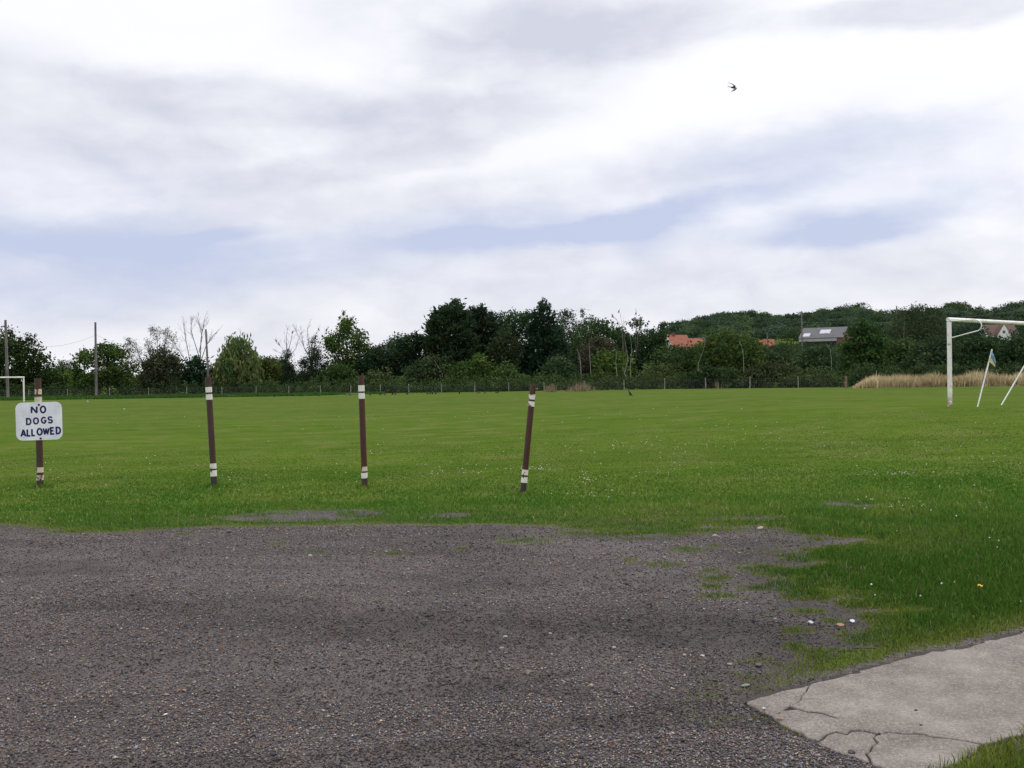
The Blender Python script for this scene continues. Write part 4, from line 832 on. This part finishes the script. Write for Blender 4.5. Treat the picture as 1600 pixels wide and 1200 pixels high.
T('bush', 'bright green bramble mound in front of the largest conifer', 133, [(690, 605), (700, 592), (712, 576), (726, 566), (738, 562), (748, 552), (756, 546), (760, 562), (770, 572), (782, 585), (800, 600)], 612, (.060, .102, .024), holes=.2, group=gb, cat='bush')
T('bush', 'olive green bush low behind the fence right of the third bollard', 134, [(566, 608), (574, 590), (590, 578), (606, 580), (620, 590), (630, 608)], 612, (.058, .082, .030), group=gb, cat='bush')
T('bush', 'grey green bush left of the bright bramble mound', 136, [(620, 608), (632, 585), (648, 568), (664, 562), (684, 560), (700, 566), (708, 585), (714, 608)], 612, (.045, .070, .028), holes=.2, group=gb, cat='bush')
T('bush', 'dull green bush at the foot of the pointed spruce', 131, [(838, 606), (848, 580), (862, 562), (878, 560), (892, 575), (904, 590), (914, 606)], 611, (.038, .068, .028), holes=.2, group=gb, cat='bush')
T('bush', 'leafy light green shrub between the bramble mound and the spruce', 131, [(776, 606), (784, 580), (790, 568), (798, 572), (806, 588), (822, 596), (840, 606)], 612, (.060, .105, .032), holes=.25, group=gb, cat='bush')
def stem(lab, D, pts, r=.06, tw=4, seed=0): bare('birch_tree', lab, D, [pts], r0_=r*.75, twigs=tw, mat=M_birch, tl=.9, seed=seed, group='pale bare birch stems among the bushes')
stem('short pale birch stem nearest the spruce, bent to the left', 130, [(909, 606), (907, 567), (905, 556), (902, 545)], seed=1)
stem('pale birch stem second from the spruce, forked at the foot', 130, [(924, 606), (922, 562), (921, 545), (920, 532)], seed=2)
stem('white trunked dead birch standing low behind the fence', 124, [(965, 606), (964, 585), (962, 565), (964, 548)], .07, seed=3)
stem('crooked pale trunk with a loop at its foot left of the dark rounded tree', 126, [(984, 606), (976, 584), (981, 560), (976, 530)], .07, 6, seed=4)
stem('slim straight pale trunk in front of the dark rounded tree', 126, [(986, 606), (985, 570), (987, 545), (985, 522)], .055, 6, seed=5)
stem('curved pale stem leaning right below the smaller orange roof wing', 120, [(1090, 606), (1091, 568), (1097, 553), (1101, 540), (1102, 530)], .06, 3, seed=6)
stem('forked pale stem in the middle of the broad olive tree', 116, [(1163, 606), (1162, 570), (1161, 550), (1156, 533)], .05, 5, seed=7)
stem('pale curved stem below the barn roof', 122, [(1300, 606), (1299, 560), (1297, 545), (1291, 537)], .05, 3, seed=8)
stem('pale dead stem slanting behind the bramble mound', 134, [(694, 606), (691, 584), (684, 572), (678, 562)], .05, 3, seed=9)
stem('thin pale upright stem between the conical tree and the goal', 150, [(1412, 600), (1411, 560), (1412, 530), (1413, 505)], .055, 5, seed=10)
T('bush', 'tall green bush below the orange roofed house', 128, [(1010, 606), (1018, 570), (1028, 552), (1040, 544), (1054, 548), (1066, 540), (1078, 546), (1088, 542), (1096, 556), (1104, 606)], 610, (.046, .078, .026), holes=.2, group=gb, cat='bush')
T('bush', 'low olive bush behind the fence below the orange roofed house', 121, [(996, 606), (1006, 582), (1022, 572), (1040, 574), (1056, 586), (1068, 606)], 610, (.062, .088, .030), holes=.15, group=gb, cat='bush')
T('broadleaf_tree', 'broad olive green tree between the orange roofs', 122, [(1086, 606), (1092, 560), (1098, 540), (1106, 528), (1118, 522), (1132, 520), (1146, 524), (1160, 521), (1172, 525), (1182, 533), (1188, 548), (1190, 575), (1194, 606)], 609, (.056, .090, .024), holes=.12, group=gt)
T('bush', 'dark low bush at the foot of the broad olive tree', 114, [(1070, 606), (1082, 585), (1100, 575), (1120, 578), (1140, 574), (1156, 586), (1166, 606)], 609, (.034, .058, .022), group=gb, cat='bush')
T('hedge', 'grey green hedge below the small orange roof', 128, [(1170, 606), (1176, 562), (1186, 548), (1200, 545), (1216, 548), (1230, 543), (1246, 546), (1252, 562), (1258, 606)], 609, (.044, .076, .032), holes=.12, group=gb, cat='hedge')
T('hedge', 'green hedge below the barn with its grey roof', 130, [(1240, 606), (1246, 560), (1256, 543), (1272, 546), (1288, 541), (1304, 546), (1316, 560), (1322, 606)], 609, (.040, .072, .030), holes=.12, group=gb, cat='hedge')
T('bush', 'brownish low scrub behind the fence under the two hedges', 113, [(1156, 606), (1168, 584), (1186, 572), (1206, 574), (1226, 570), (1246, 580), (1264, 576), (1284, 588), (1296, 606)], 608, (.050, .062, .026), group=gb, cat='bush')
T('broadleaf_tree', 'dense conical green tree right of the barn roof', 122, [(1304, 604), (1308, 575), (1317, 552), (1325, 537), (1330, 522), (1337, 508), (1344, 500), (1352, 506), (1362, 512), (1370, 520), (1376, 535), (1384, 548), (1388, 575), (1392, 604)], 608, (.036, .072, .020), holes=.14, group=gt)
T('broadleaf_tree', 'lighter feathery tree right of the conical one', 130, [(1376, 604), (1380, 560), (1386, 540), (1394, 528), (1402, 522), (1410, 534), (1418, 530), (1426, 550), (1432, 604)], 607, (.052, .090, .030), holes=.3, group=gt)
T('broadleaf_tree', 'tall brownish green tree behind the left goalpost', 175, [(1384, 590), (1392, 530), (1398, 500), (1408, 486), (1424, 482), (1444, 480), (1460, 484), (1470, 498), (1478, 530), (1484, 590)], 600, (.048, .068, .032), holes=.15, group=gt, leaf=.32)
T('bush', 'dark thicket behind the dry grass left of the goalpost', 117, [(1410, 600), (1418, 565), (1430, 545), (1446, 532), (1464, 530), (1478, 534), (1492, 545), (1500, 600)], 604, (.036, .058, .026), holes=.1, group=gb, cat='bush')
T('bush', 'dark green thicket seen through the goal beside the corner flag', 118, [(1484, 600), (1490, 555), (1502, 534), (1520, 528), (1540, 534), (1556, 532), (1570, 536), (1580, 560), (1590, 600)], 604, (.032, .060, .024), holes=.1, group=gb, cat='bush')
T('broadleaf_tree', 'dark tree seen through the goal behind the thickets', 150, [(1470, 590), (1480, 525), (1496, 512), (1514, 506), (1530, 512), (1542, 524), (1550, 590)], 600, (.030, .058, .030), holes=.1, group=gt, leaf=.3)
T('bush', 'green scrub at the right edge below the white gabled house', 117, [(1566, 600), (1576, 550), (1590, 530), (1606, 522), (1640, 516), (1680, 530), (1720, 545), (1740, 600)], 604, (.042, .070, .028), holes=.1, group=gb, cat='bush')
T('broadleaf_tree', 'dark tree at the right edge beside the brown roof', 140, [(1580, 590), (1584, 530), (1592, 514), (1606, 508), (1630, 500), (1660, 510), (1690, 540), (1700, 590)], 600, (.028, .054, .028), holes=.1, group=gt, leaf=.3)
# trees standing outside the picture to either side, so that the hedge goes on
T('broadleaf_tree', 'dark tree beyond the left edge of the field', 140, [(-190, 600), (-180, 545), (-150, 522), (-110, 518), (-80, 540), (-70, 600)], 612, DK, group=gt)
# low undergrowth that closes the gaps along the hedge bottom
def undergrowth(px0, px1, D, step, hm, hM, colr, label):
    C = []
    for a in np.arange(px0, px1, step):
        h = random.uniform(hm, hM)
        for z in np.arange(.3, h, .38): p = GD(a+random.gauss(0, 3), D(a)+random.gauss(0, .9)); C.append((p.x, p.y, p.z+z))
    C = np.array(C); B = C.mean(0); B[2] = 0; V, Q, c = leaves(C-B, .5, 26, .26, colr, cvar=.4)
    o = npmesh('undergrowth', V, [Q], M_leaf, None, c); o.location = B; tag(o, label, 'undergrowth', kind='stuff')
undergrowth(-90, 420, lambda a: 136.5, 2.6, .6, 1.9, (.040, .068, .024), 'dark low undergrowth behind the left part of the fence')
undergrowth(420, 900, lambda a: 134-(a-420)*.016, 2.6, .6, 2.0, (.054, .086, .028), 'mixed green undergrowth behind the middle of the fence')
undergrowth(900, 1330, lambda a: 121-(a-900)*.030, 2.6, .6, 1.9, (.052, .078, .028), 'brownish green undergrowth behind the right part of the fence')
undergrowth(1330, 1720, lambda a: 111, 2.4, 1.2, 2.4, (.042, .068, .026), 'dark undergrowth behind the tall dry grass')
# ------------------------------------------------------------------ far woodland on the hill, and the far tree line on the plain
sky_px = np.array([(1000, 545), (1030, 526), (1040, 512), (1050, 501), (1075, 493), (1100, 490), (1120, 487), (1150, 484), (1180, 488), (1215, 490), (1232, 486), (1250, 488), (1280, 481), (1300, 478), (1322, 471), (1337, 469), (1350, 474), (1362, 481), (1400, 480), (1430, 482), (1460, 478), (1470, 474), (1485, 471), (1505, 471), (1518, 477), (1540, 480), (1570, 479), (1585, 472), (1600, 467), (1640, 462), (1700, 470), (1800, 475)], float)
def crownball(cx, cy, z0, z1, r, n_):
    """clump centres over the outside of one domed crown"""
    a = rng.normal(0, 1, (n_, 3)); a /= np.linalg.norm(a, axis=1, keepdims=True); a[:, 2] = np.abs(a[:, 2])*1.15-.35
    k = rng.integers(0, 6, n_); off = rng.normal(0, .42, (6, 3)); p = a*.62+off[k]
    p = np.clip(p, -1.1, 1.0)
    return np.stack([cx+p[:, 0]*r, cy+p[:, 1]*r, (z0+z1)/2+p[:, 2]*(z1-z0)/2], -1)
VV, QQ, CC = [], [], []; nb = 0
for row, (D0, drop) in enumerate(((311, 40), (318, 31), (330, 24), (346, 18), (366, 12), (390, 7), (415, 3), (442, 0), (470, 1))):
    px = 1020+random.uniform(0, 10)
    while px < 1780:
        D = D0+random.gauss(0, 5); topy = float(np.interp(px, sky_px[:, 0], sky_px[:, 1]))+drop+random.uniform(1.5, 5)+2
        p = GD(px, D); tz = W(px, topy, D).z
        hgt = tz-p.z
        house_here = D < 322 and (1026 < px < 1108 or 1180 < px < 1216 or 1244 < px < 1350 or 1538 < px < 1600)
        if hgt > 3.0 and not house_here:
            r = random.uniform(5.0, 7.6); C = crownball(p.x, D, max(p.z, tz-random.uniform(9, 13)), tz, r, 230)
            cb = random.choice([(.030, .052, .026), (.036, .062, .028), (.028, .046, .026), (.044, .072, .030), (.034, .058, .034)])
            cb = tuple(v*k4 for v, k4 in zip(cb, [random.uniform(.95, 1.75)]*3)); V, Q, c = leaves(C, 1.0, 12, .70, cb, cvar=.32); VV.append(V); QQ.append(Q+nb); CC.append(c); nb += len(V)
        px += random.uniform(13, 22)*340/D0
o = npmesh('woodland', np.concatenate(VV), [np.concatenate(QQ)], M_leaf, None, np.concatenate(CC)); tag(o, 'dense dark wood covering the distant hill', 'woodland', kind='stuff')
VV, QQ, CC = [], [], []; nb = 0
for D0, ty, a0, a1 in ((200, 552, 1040, 1750), (225, 548, 1040, 1750), (250, 544, 1040, 1750), (275, 541, 1040, 1750), (288, 538.5, 1090, 1750)):
    px = a0
    while px < a1:
        D = D0+random.gauss(0, 4); p = GD(px, D); yy = ty+random.uniform(-1, 4)-(10 if px > 1350 else 0); hgt = W(px, yy, D).z-p.z
        if hgt > .6:
            C = crownball(p.x, D, p.z-.5, p.z+hgt, random.uniform(2, 3.6), 46); cb = random.choice([(.030, .054, .024), (.040, .068, .026), (.036, .056, .026)])
            V, Q, c = leaves(C, .8, 14, .55, cb, cvar=.28); VV.append(V); QQ.append(Q+nb); CC.append(c); nb += len(V)
        px += random.uniform(12, 20)*250/D0
o = npmesh('hillside_scrub', np.concatenate(VV), [np.concatenate(QQ)], M_leaf, None, np.concatenate(CC)); tag(o, 'dark scrub and hedges over the slope below the houses', 'scrub', kind='stuff')
VV, QQ, CC = [], [], []; nb = 0
px = -250
while px < 1100:
    D = random.uniform(420, 520); p = GD(px, D); tz = p.z+random.uniform(5, 9)+ (2 if random.random() < .2 else 0); C = crownball(p.x, D, p.z, tz, random.uniform(5, 9), 110)
    V, Q, c = leaves(C, 1.3, 12, 1.0, FAR, cvar=.25); VV.append(V); QQ.append(Q+nb); CC.append(c); nb += len(V); px += random.uniform(12, 24)
o = npmesh('distant_treeline', np.concatenate(VV), [np.concatenate(QQ)], M_leaf, None, np.concatenate(CC)); tag(o, 'faint far off line of trees on the horizon', 'treeline', kind='stuff')
# ------------------------------------------------------------------ houses on the slope
def gable(root, cx, cy, z, L, d, wh, rise, rz, mw, mr, over=.3, th=.16, wname='wall'):
    """walls with gables and two roof slopes; ridge along local x rotated by rz"""
    c_, s_ = math.cos(rz), math.sin(rz); R = lambda x, y, zz_: (cx+x*c_-y*s_, cy+x*s_+y*c_, z+zz_)
    mb = MB(); prof = [(-d/2, -2.5), (d/2, -2.5), (d/2, wh), (0, wh+rise-.02), (-d/2, wh)]
    mb.quadstrip([[R(-L/2, a, b) for a, b in prof], [R(L/2, a, b) for a, b in prof]]); w_ = mb.build(wname, mw, root)
    k = rise/(d/2)
    mb = MB(); e = d/2+over; pr = [(-e, wh-over*k), (0, wh+rise), (e, wh-over*k), (e, wh-over*k+th), (0, wh+rise+th*1.2), (-e, wh-over*k+th)]
    mb.quadstrip([[R(-L/2-over*.6, a, b) for a, b in pr], [R(L/2+over*.6, a, b) for a, b in pr]]); r_ = mb.build('roof', mr, root)
    return w_, r_, R
def rectslope(root, R, x0, x1, y0, y1, d, wh, rise, mat, name, parent, side=-1, lift=.2):
    """a sheet lying on the slope; y0,y1 are fractions from eave to ridge"""
    z_ = lambda f: wh+rise*f+lift; y_ = lambda f: side*(d/2)*(1-f)
    mb = MB(); P_ = [(x0, y0), (x1, y0), (x1, y1), (x0, y1)]
    mb.quadstrip([[R(x, y_(f), z_(f)) for x, f in P_], [R(x, y_(f), z_(f)+.06) for x, f in P_]]); return mb.build(name, mat, parent)
H = 300.0
def hpt(px, py): return W(px, py, H)
# orange roofed house
p = hpt(1062, 541); ph = math.radians(25); o_ = Vector((p.x, H, 0)); root = empty('house', (p.x, H, p.z-2.6)); tag(root, 'pale house with two bright orange roofs below the wood', 'house')
w_, r_, R = gable(root, -.6, 1.0, 0, 6.6, 5.4, 2.6, 3.2, ph, M_white, M_tile)
gable(root, 5.3, 3.0, -.2, 5.2, 4.6, 2.5, 2.5, ph, M_white, M_tile, wname='wing_wall')
mb = MB(); q = R(-1.3, 0, 5.9); mb.box(q, (.4, .4, .65), ph); mb.build('chimney', M_brick, r_)
mb = MB(); q = R(-3.33, .4, 2.3); mb.box(q, (.03, .5, .5), ph); mb.build('window', M_window, w_)
mb = MB(); q = R(.5, -2.72, 1.4); mb.box(q, (.8, .03, .5), ph); mb.build('window', M_window, w_)
# small orange roof
p = hpt(1198, 540); root = empty('house', (p.x, H, p.z-2.5)); tag(root, 'small low building with an orange roof behind the thin pole', 'house')
w_, r_, R = gable(root, 0, 1, 0, 4.6, 3.4, 2.5, 1.7, math.radians(-16), M_white, M_tile)
mb = MB(); q = R(-.6, -1.72, 1.5); mb.box(q, (.5, .03, .45), math.radians(-16)); mb.build('window', M_window, w_)
# barn
p = hpt(1291, 528); ph = math.radians(-30); root = empty('barn', (p.x+1.0, H+4, p.z-3.4)); tag(root, 'long barn with a grey sheet roof and two skylights', 'barn')
w_, r_, R = gable(root, 0, 0, 0, 12.6, 12, 3.4, 3.1, ph, M_brick, M_slate, over=.25)
rectslope(root, R, -5.4, -3.4, .10, .42, 12, 3.4, 3.1, M_skyl, 'skylight', r_); rectslope(root, R, -.9, 2.1, .36, .74, 12, 3.4, 3.1, M_skyl, 'skylight', r_)
mb = MB(); c_, s_ = math.cos(ph), math.sin(ph)
a, b = R(-6.3, -6.08, 2.9), R(4.6, -6.08, 2.9); cc2 = ((a[0]+b[0])/2, (a[1]+b[1])/2, a[2]); mb.box(cc2, (5.45, .05, .5), ph); mb.build('cladding', M_board, w_)
mb = MB(); a = R(-.8, -6.06, 1.1); mb.box(a, (5.2, .05, 1.28), ph); mb.build('bay_shade_panel', M_dark, w_)  # solid dark panel on the wall, painting the shade inside an open bay
# white gabled house at right
p = hpt(1567, 523); root = empty('house', (p.x, H, p.z-2.8)); tag(root, 'white gabled house with a brown roof seen under the crossbar', 'house')
w_, r_, R = gable(root, .5, 4.0, 0, 9.5, 6.0, 2.9, 2.9, math.radians(4), M_white, M_brown_tile, over=.2)
w2, r2, R2 = gable(root, 0, .6, 0, 2.6, 4.0, 2.8, 3.1, math.radians(94), M_white, M_brown_tile, over=.12, wname='gable_wall')
mb = MB(); q = R2(-1.33, .1, 3.6); mb.box((q[0], q[1], q[2]), (.4, .03, .4), math.radians(4)); mb.build('window', M_window, w2)
# ------------------------------------------------------------------ birds
def crow_mesh():
    mb = MB(); prof = [(-.25, .10, .006, .030), (-.15, .13, .014, .040), (-.08, .16, .045, .050), (0, .20, .065, .060), (.07, .26, .062, .055), (.12, .315, .040, .038), (.145, .35, .036, .034), (.17, .375, .034, .030), (.20, .375, .018, .016), (.235, .368, .009, .008), (.26, .362, .002, .002)]
    rings = []
    for x, z, rz_, ry_ in prof: rings.append([(x, 1.35*ry_*math.cos(t), z*.92+1.5*rz_*math.sin(t)) for t in np.linspace(0, 2*math.pi, 9)[:-1]])
    mb.quadstrip(rings)
    for s_ in (-1, 1):
        mb.tube([(.01, .025*s_, .16), (.02, .03*s_, .08), (.01, .03*s_, .005)], [.016, .007, .006], 5); mb.tube([(-.02, .03*s_, .005), (.05, .035*s_, .004)], .006, 4)
        mb.quadstrip([[(.08, .055*s_, .27), (.03, .068*s_, .17), (.0, .062*s_, .15)], [(-.08, .055*s_, .19), (-.1, .055*s_, .13), (-.12, .045*s_, .12)], [(-.2, .02*s_, .12), (-.21, .02*s_, .105), (-.22, .015*s_, .1)]], closed=False, caps=False)
    return mb
proto = crow_mesh().build('crow', M_black, None, smooth=True, recalc=True)
def crow(loc, rz, s_, label, group, ry=0.0, first=[True]):
    o = proto if first[0] else proto.copy()
    if not first[0]: COL.objects.link(o)
    first[0] = False; o.location = loc; o.rotation_euler = (0, ry, rz); o.scale = (s_,)*3; tag(o, label, 'crow', group); return o
pc = G(983.5, 620.5)
crow(GD(983.5, 72), math.radians(170), 1.0, 'large black crow standing alone on the grass right of centre', None, ry=math.radians(-20))
gcr = 'crows feeding at the far edge of the grass'
labs = {428.5: 'black crow furthest left on the grass, in front of the ivy stump', 461: 'small crow on the far grass, second from the left', 472: 'small crow on the far grass, third from the left', 497.5: 'crow on the far grass below the crooked ivy tree',
        547: 'crow on the far grass just left of the third bollard', 578.6: 'crow on the far grass just right of the third bollard', 594: 'stout crow on the far grass, second right of the third bollard', 601.6: 'tiny crow beside the stout crow on the far grass',
        613.5: 'left one of a pair of crows on the far grass', 618: 'right one of a pair of crows on the far grass', 636: 'crow standing by the fence post left of the bramble mound', 668: 'leftmost of four crows in a row near the fence', 671.6: 'second of four crows in a row near the fence',
        675.6: 'third of four crows in a row near the fence', 680.4: 'rightmost of four crows in a row near the fence', 718: 'lone crow by the fence below the bramble mound', 746: 'left crow of the pair right of the fence post by the bramble mound', 749.5: 'right crow of the pair right of the fence post by the bramble mound',
        758: 'low crow a little apart between two fence posts', 775: 'left crow of the close pair nearest the tilted bollard', 778.6: 'right crow of the close pair nearest the tilted bollard'}
for i, (px, lb) in enumerate(labs.items()):
    D = 108.5+(px-428)*.008; s_ = 1.0 if px in (594, 613.5, 636, 428.5) else .8
    crow(GD(px, D), random.uniform(0, 6.28), s_, lb, gcr, ry=math.radians(random.uniform(-15, 20)))
gtw = 'crows perched on bare branch tips'
for px, py, D, lb in ((430.5, 533, 146, 'crow on the outermost left twig above the ivy stump'), (435, 538.5, 146, 'crow just below the outermost one on the left twigs'), (458, 520, 146, 'crow upright on the branch tip between the two ivy trees'),
                      (497, 515.5, 147, 'crow on the highest bare tip above the crooked ivy tree'), (511, 516.5, 147, 'crow on the bare tip beside the pointed airy tree'), (574.5, 523, 143, 'crow on the right shoulder of the tall airy tree'),
                      (958, 494.5, 136, 'crow on the left bare tip above the bright bush'), (968, 487.5, 136, 'highest crow on the bare stems right of centre'), (994.6, 490.5, 136, 'crow topping the straight bare stem by the dark rounded tree'),
                      (1000.8, 499.5, 136, 'crow on the right hand bare tip by the dark rounded tree'), (998, 503.5, 136, 'lowest crow tucked under two others by the dark rounded tree')):
    crow(W(px, py+1.2, D), random.choice((0, 3.14))+random.uniform(-.4, .4), 1.0, lb, gtw, ry=math.radians(-30))
# bird in flight
mb = MB(); rings = []
for x, r in ((.16, .002), (.13, .012), (.10, .020), (.06, .026), (0, .030), (-.07, .022), (-.12, .010), (-.20, .006)): rings.append([(x, r*math.cos(t), r*.9*math.sin(t)) for t in np.linspace(0, 2*math.pi, 9)[:-1]])
mb.quadstrip(rings)
for s_ in (-1, 1):
    W0 = [(.08, .02*s_, .005), (-.03, .02*s_, .005)]; W1 = [(.10, .10*s_, .02), (.0, .10*s_, .02)]; W2 = [(.02, .20*s_, .015), (-.06, .19*s_, .012)]; W3 = [(-.15, .29*s_, -.005), (-.16, .285*s_, -.006)]
    top_ = [W0, W1, W2, W3]; mb.quadstrip([[(a[0], a[1], a[2]+.004), (b[0], b[1], b[2]+.002), (b[0], b[1], b[2]-.002), (a[0], a[1], a[2]-.004)] for a, b in top_])
    mb.quadstrip([[(-.17, 0, .003), (-.17, 0, -.003), (-.12, .012*s_, 0)], [(-.27, .05*s_, .002), (-.27, .05*s_, -.002), (-.26, .045*s_, 0)]])
o = mb.build('flying_bird', M_black, None, smooth=False); o.location = W(1146, 137, 40); o.rotation_euler = (math.radians(52), math.radians(8), math.radians(14)); o.scale = (1.0, 1.0, 1.6)
tag(o, 'small dark bird gliding with swept wings in the bright sky', 'bird')
# ------------------------------------------------------------------ stones and litter picked out one by one
def stone(px, py, wpx, colr, label, name='stone', cat='stone', z0=.006, flat=.5, surf=0.0):
    p = G(px, py, surf); s_ = wpx*p.y/F/2; bm = bmesh.new(); bmesh.ops.create_icosphere(bm, subdivisions=2, radius=1)
    rr = random.Random(int(px*7+py))
    for _ in range(5):                                      # chop facets
        d = Vector((rr.gauss(0, 1), rr.gauss(0, 1), rr.gauss(0, 1))).normalized(); c0 = rr.uniform(.55, .85)
        for v_ in bm.verts:
            t = v_.co.dot(d)
            if t > c0: v_.co -= d*(t-c0)
    for v_ in bm.verts: v_.co = Vector((v_.co.x*s_, v_.co.y*s_*rr.uniform(.78, .82), v_.co.z*s_*flat))
    me = bpy.data.meshes.new(name); bm.to_mesh(me); bm.free(); mt = simple('stone_'+label.split()[0], tuple(c*.5 for c in colr), tuple(c*.8 for c in colr), 40, bump=.004); me.materials.append(mt)
    o = bpy.data.objects.new(name, me); COL.objects.link(o); gz = .02 if surf == 0 else 0; o.location = (p.x, p.y, float(terr(p.x, p.y))+surf+s_*flat*.5+(.012 if surf == 0 else 0)); o.rotation_euler = (rr.uniform(-.2, .2), rr.uniform(-.2, .2), rr.uniform(0, 6)); tag(o, label, cat)
stone(1098, 1029, 8, (.62, .60, .58), 'white stone on the gravel left of the concrete tip')
stone(1140, 1042, 11, (.30, .30, .31), 'flat grey stone on the gravel between the white stone and grass', flat=.35)
stone(1185, 1044, 15, (.17, .17, .19), 'dark angular stone beside the grass tuft above the concrete tip', flat=.45)
stone(1070, 1028, 9, (.45, .36, .30), 'tan stone left of the white stone on the gravel')
stone(1165, 1075, 18, (.24, .25, .28), 'slate grey flat slab stone lying just above the concrete tip', flat=.2)
stone(1194, 1108, 8, (.60, .55, .50), 'pale pebble on the left tip of the concrete', surf=.020)
stone(1218, 1127, 11, (.30, .16, .11), 'reddish brick chip stuck in the crack at the concrete edge', surf=.013, flat=.8)
stone(1374, 1147, 6, (.05, .05, .06), 'black pebble sitting in the long crack of the concrete', surf=.020)
stone(1431, 1110, 6, (.06, .06, .07), 'black pebble on the middle of the concrete slab', surf=.020)
stone(1439, 1133, 6, (.07, .06, .08), 'dark pebble on the concrete just above the long crack', surf=.020)
stone(1331, 1182, 13, (.10, .10, .12), 'dark blue grey stone against the lower edge of the concrete', flat=.6)
stone(860, 994, 8, (.55, .56, .58), 'pale stone on the dark patch of gravel in the middle')
stone(790, 999, 10, (.42, .44, .46), 'bluish white stone left of the pale one in the middle gravel', flat=.4)
stone(785, 1018, 12, (.36, .27, .21), 'tan lump of stone below the bluish white one')
stone(958, 1016, 10, (.48, .43, .38), 'cream stone on the gravel right of centre', flat=.4)
stone(484, 871, 9, (.55, .53, .48), 'cream stone near the back of the gravel left of centre', flat=.4)
stone(213, 911, 7, (.06, .05, .07), 'dark round stone on the gravel at left')
stone(1117, 840, 10, (.55, .55, .55), 'whitish stone on the bare soil at the back right', flat=.4)
stone(1188, 828, 12, (.42, .36, .30), 'tan stone on the stony patch under the grass edge', flat=.4)
stone(828, 1056, 22, (.20, .17, .12), 'brownish broken stone with a pale top in the middle gravel', flat=.3)
stone(1212, 971, 10, (.36, .28, .22), 'tan stone in the dark soil near the verge', flat=.4)
def scrap(px, py, a, b, colr, label, rz, name, cat):
    p = G(px, py); k3 = p.y/F; mt = simple('scrap_'+name, tuple(c*.85 for c in colr), colr, 30)
    n_ = 4; v = MB(); rows = []
    for i in range(n_+1):
        t = -1+2*i/n_; wd = b*k3*(1-.5*t*t); rows.append([(t*a*k3, -wd*2, .004+.012*t*t), (t*a*k3, 0, .002+.006*abs(t)), (t*a*k3, wd*2, .007+.010*(1-t*t))])
    base = 0
    for dz in (0, .0012):
        for r_ in rows: v.v += [(x_, y_, z_+dz) for x_, y_, z_ in r_]
    off = (n_+1)*3
    for s_ in (0, 1):
        for i in range(n_):
            for j in (0, 1): q = s_*off+i*3+j; v.f.append((q, q+1, q+4, q+3))
    o = v.build(name, mt, None, smooth=True); o.location = (p.x, p.y, .022); o.rotation_euler = (0, 0, rz); tag(o, label, cat)
scrap(1267, 980, 5, 1.6, (.48, .49, .52), 'scrap of white litter on the dark soil, nearer the gravel', .2, 'litter_scrap', 'litter')
scrap(1332, 978, 5, 1.9, (.55, .58, .63), 'scrap of white litter on the soil against the grass verge', -.2, 'litter_scrap', 'litter')
scrap(1313, 984, 8, 1.6, (.34, .22, .14), 'curled brown leaf on the soil between two white scraps', .1, 'dead_leaf', 'leaf')
scrap(1532, 937, 4, 1.6, (.60, .42, .05), 'fallen yellow leaf on the green verge', .3, 'yellow_leaf', 'leaf')
bpy.data.objects['yellow_leaf'].location.z = .09
def slab(px, D, wd, colr, label):
    p = GD(px, D); o = MB().box((0, 0, .07), (wd*D/F/2, .35, .07)).build('concrete_slab', simple('slab_'+label.split()[0], tuple(c*.7 for c in colr), colr, 3), None); o.location = p; tag(o, label, 'slab')
    bv = o.modifiers.new('edge', 'BEVEL'); bv.width = .02
slab(362, 118, 15, (.38, .38, .34), 'pale slab lying in the far grass right of the second bollard')
slab(343, 119, 9, (.20, .22, .16), 'mossy slab lying beside the pale one in the far grass')
slab(551, 122, 22, (.16, .17, .14), 'long dull slab in the far grass behind the third bollard')
stone(137, 628, 4, (.65, .65, .65), 'distant scrap of white litter near the far fence', 'litter', 'litter')
stone(194, 640, 3.5, (.7, .7, .68), 'distant white litter dot on the grass right of the sign', 'litter', 'litter')
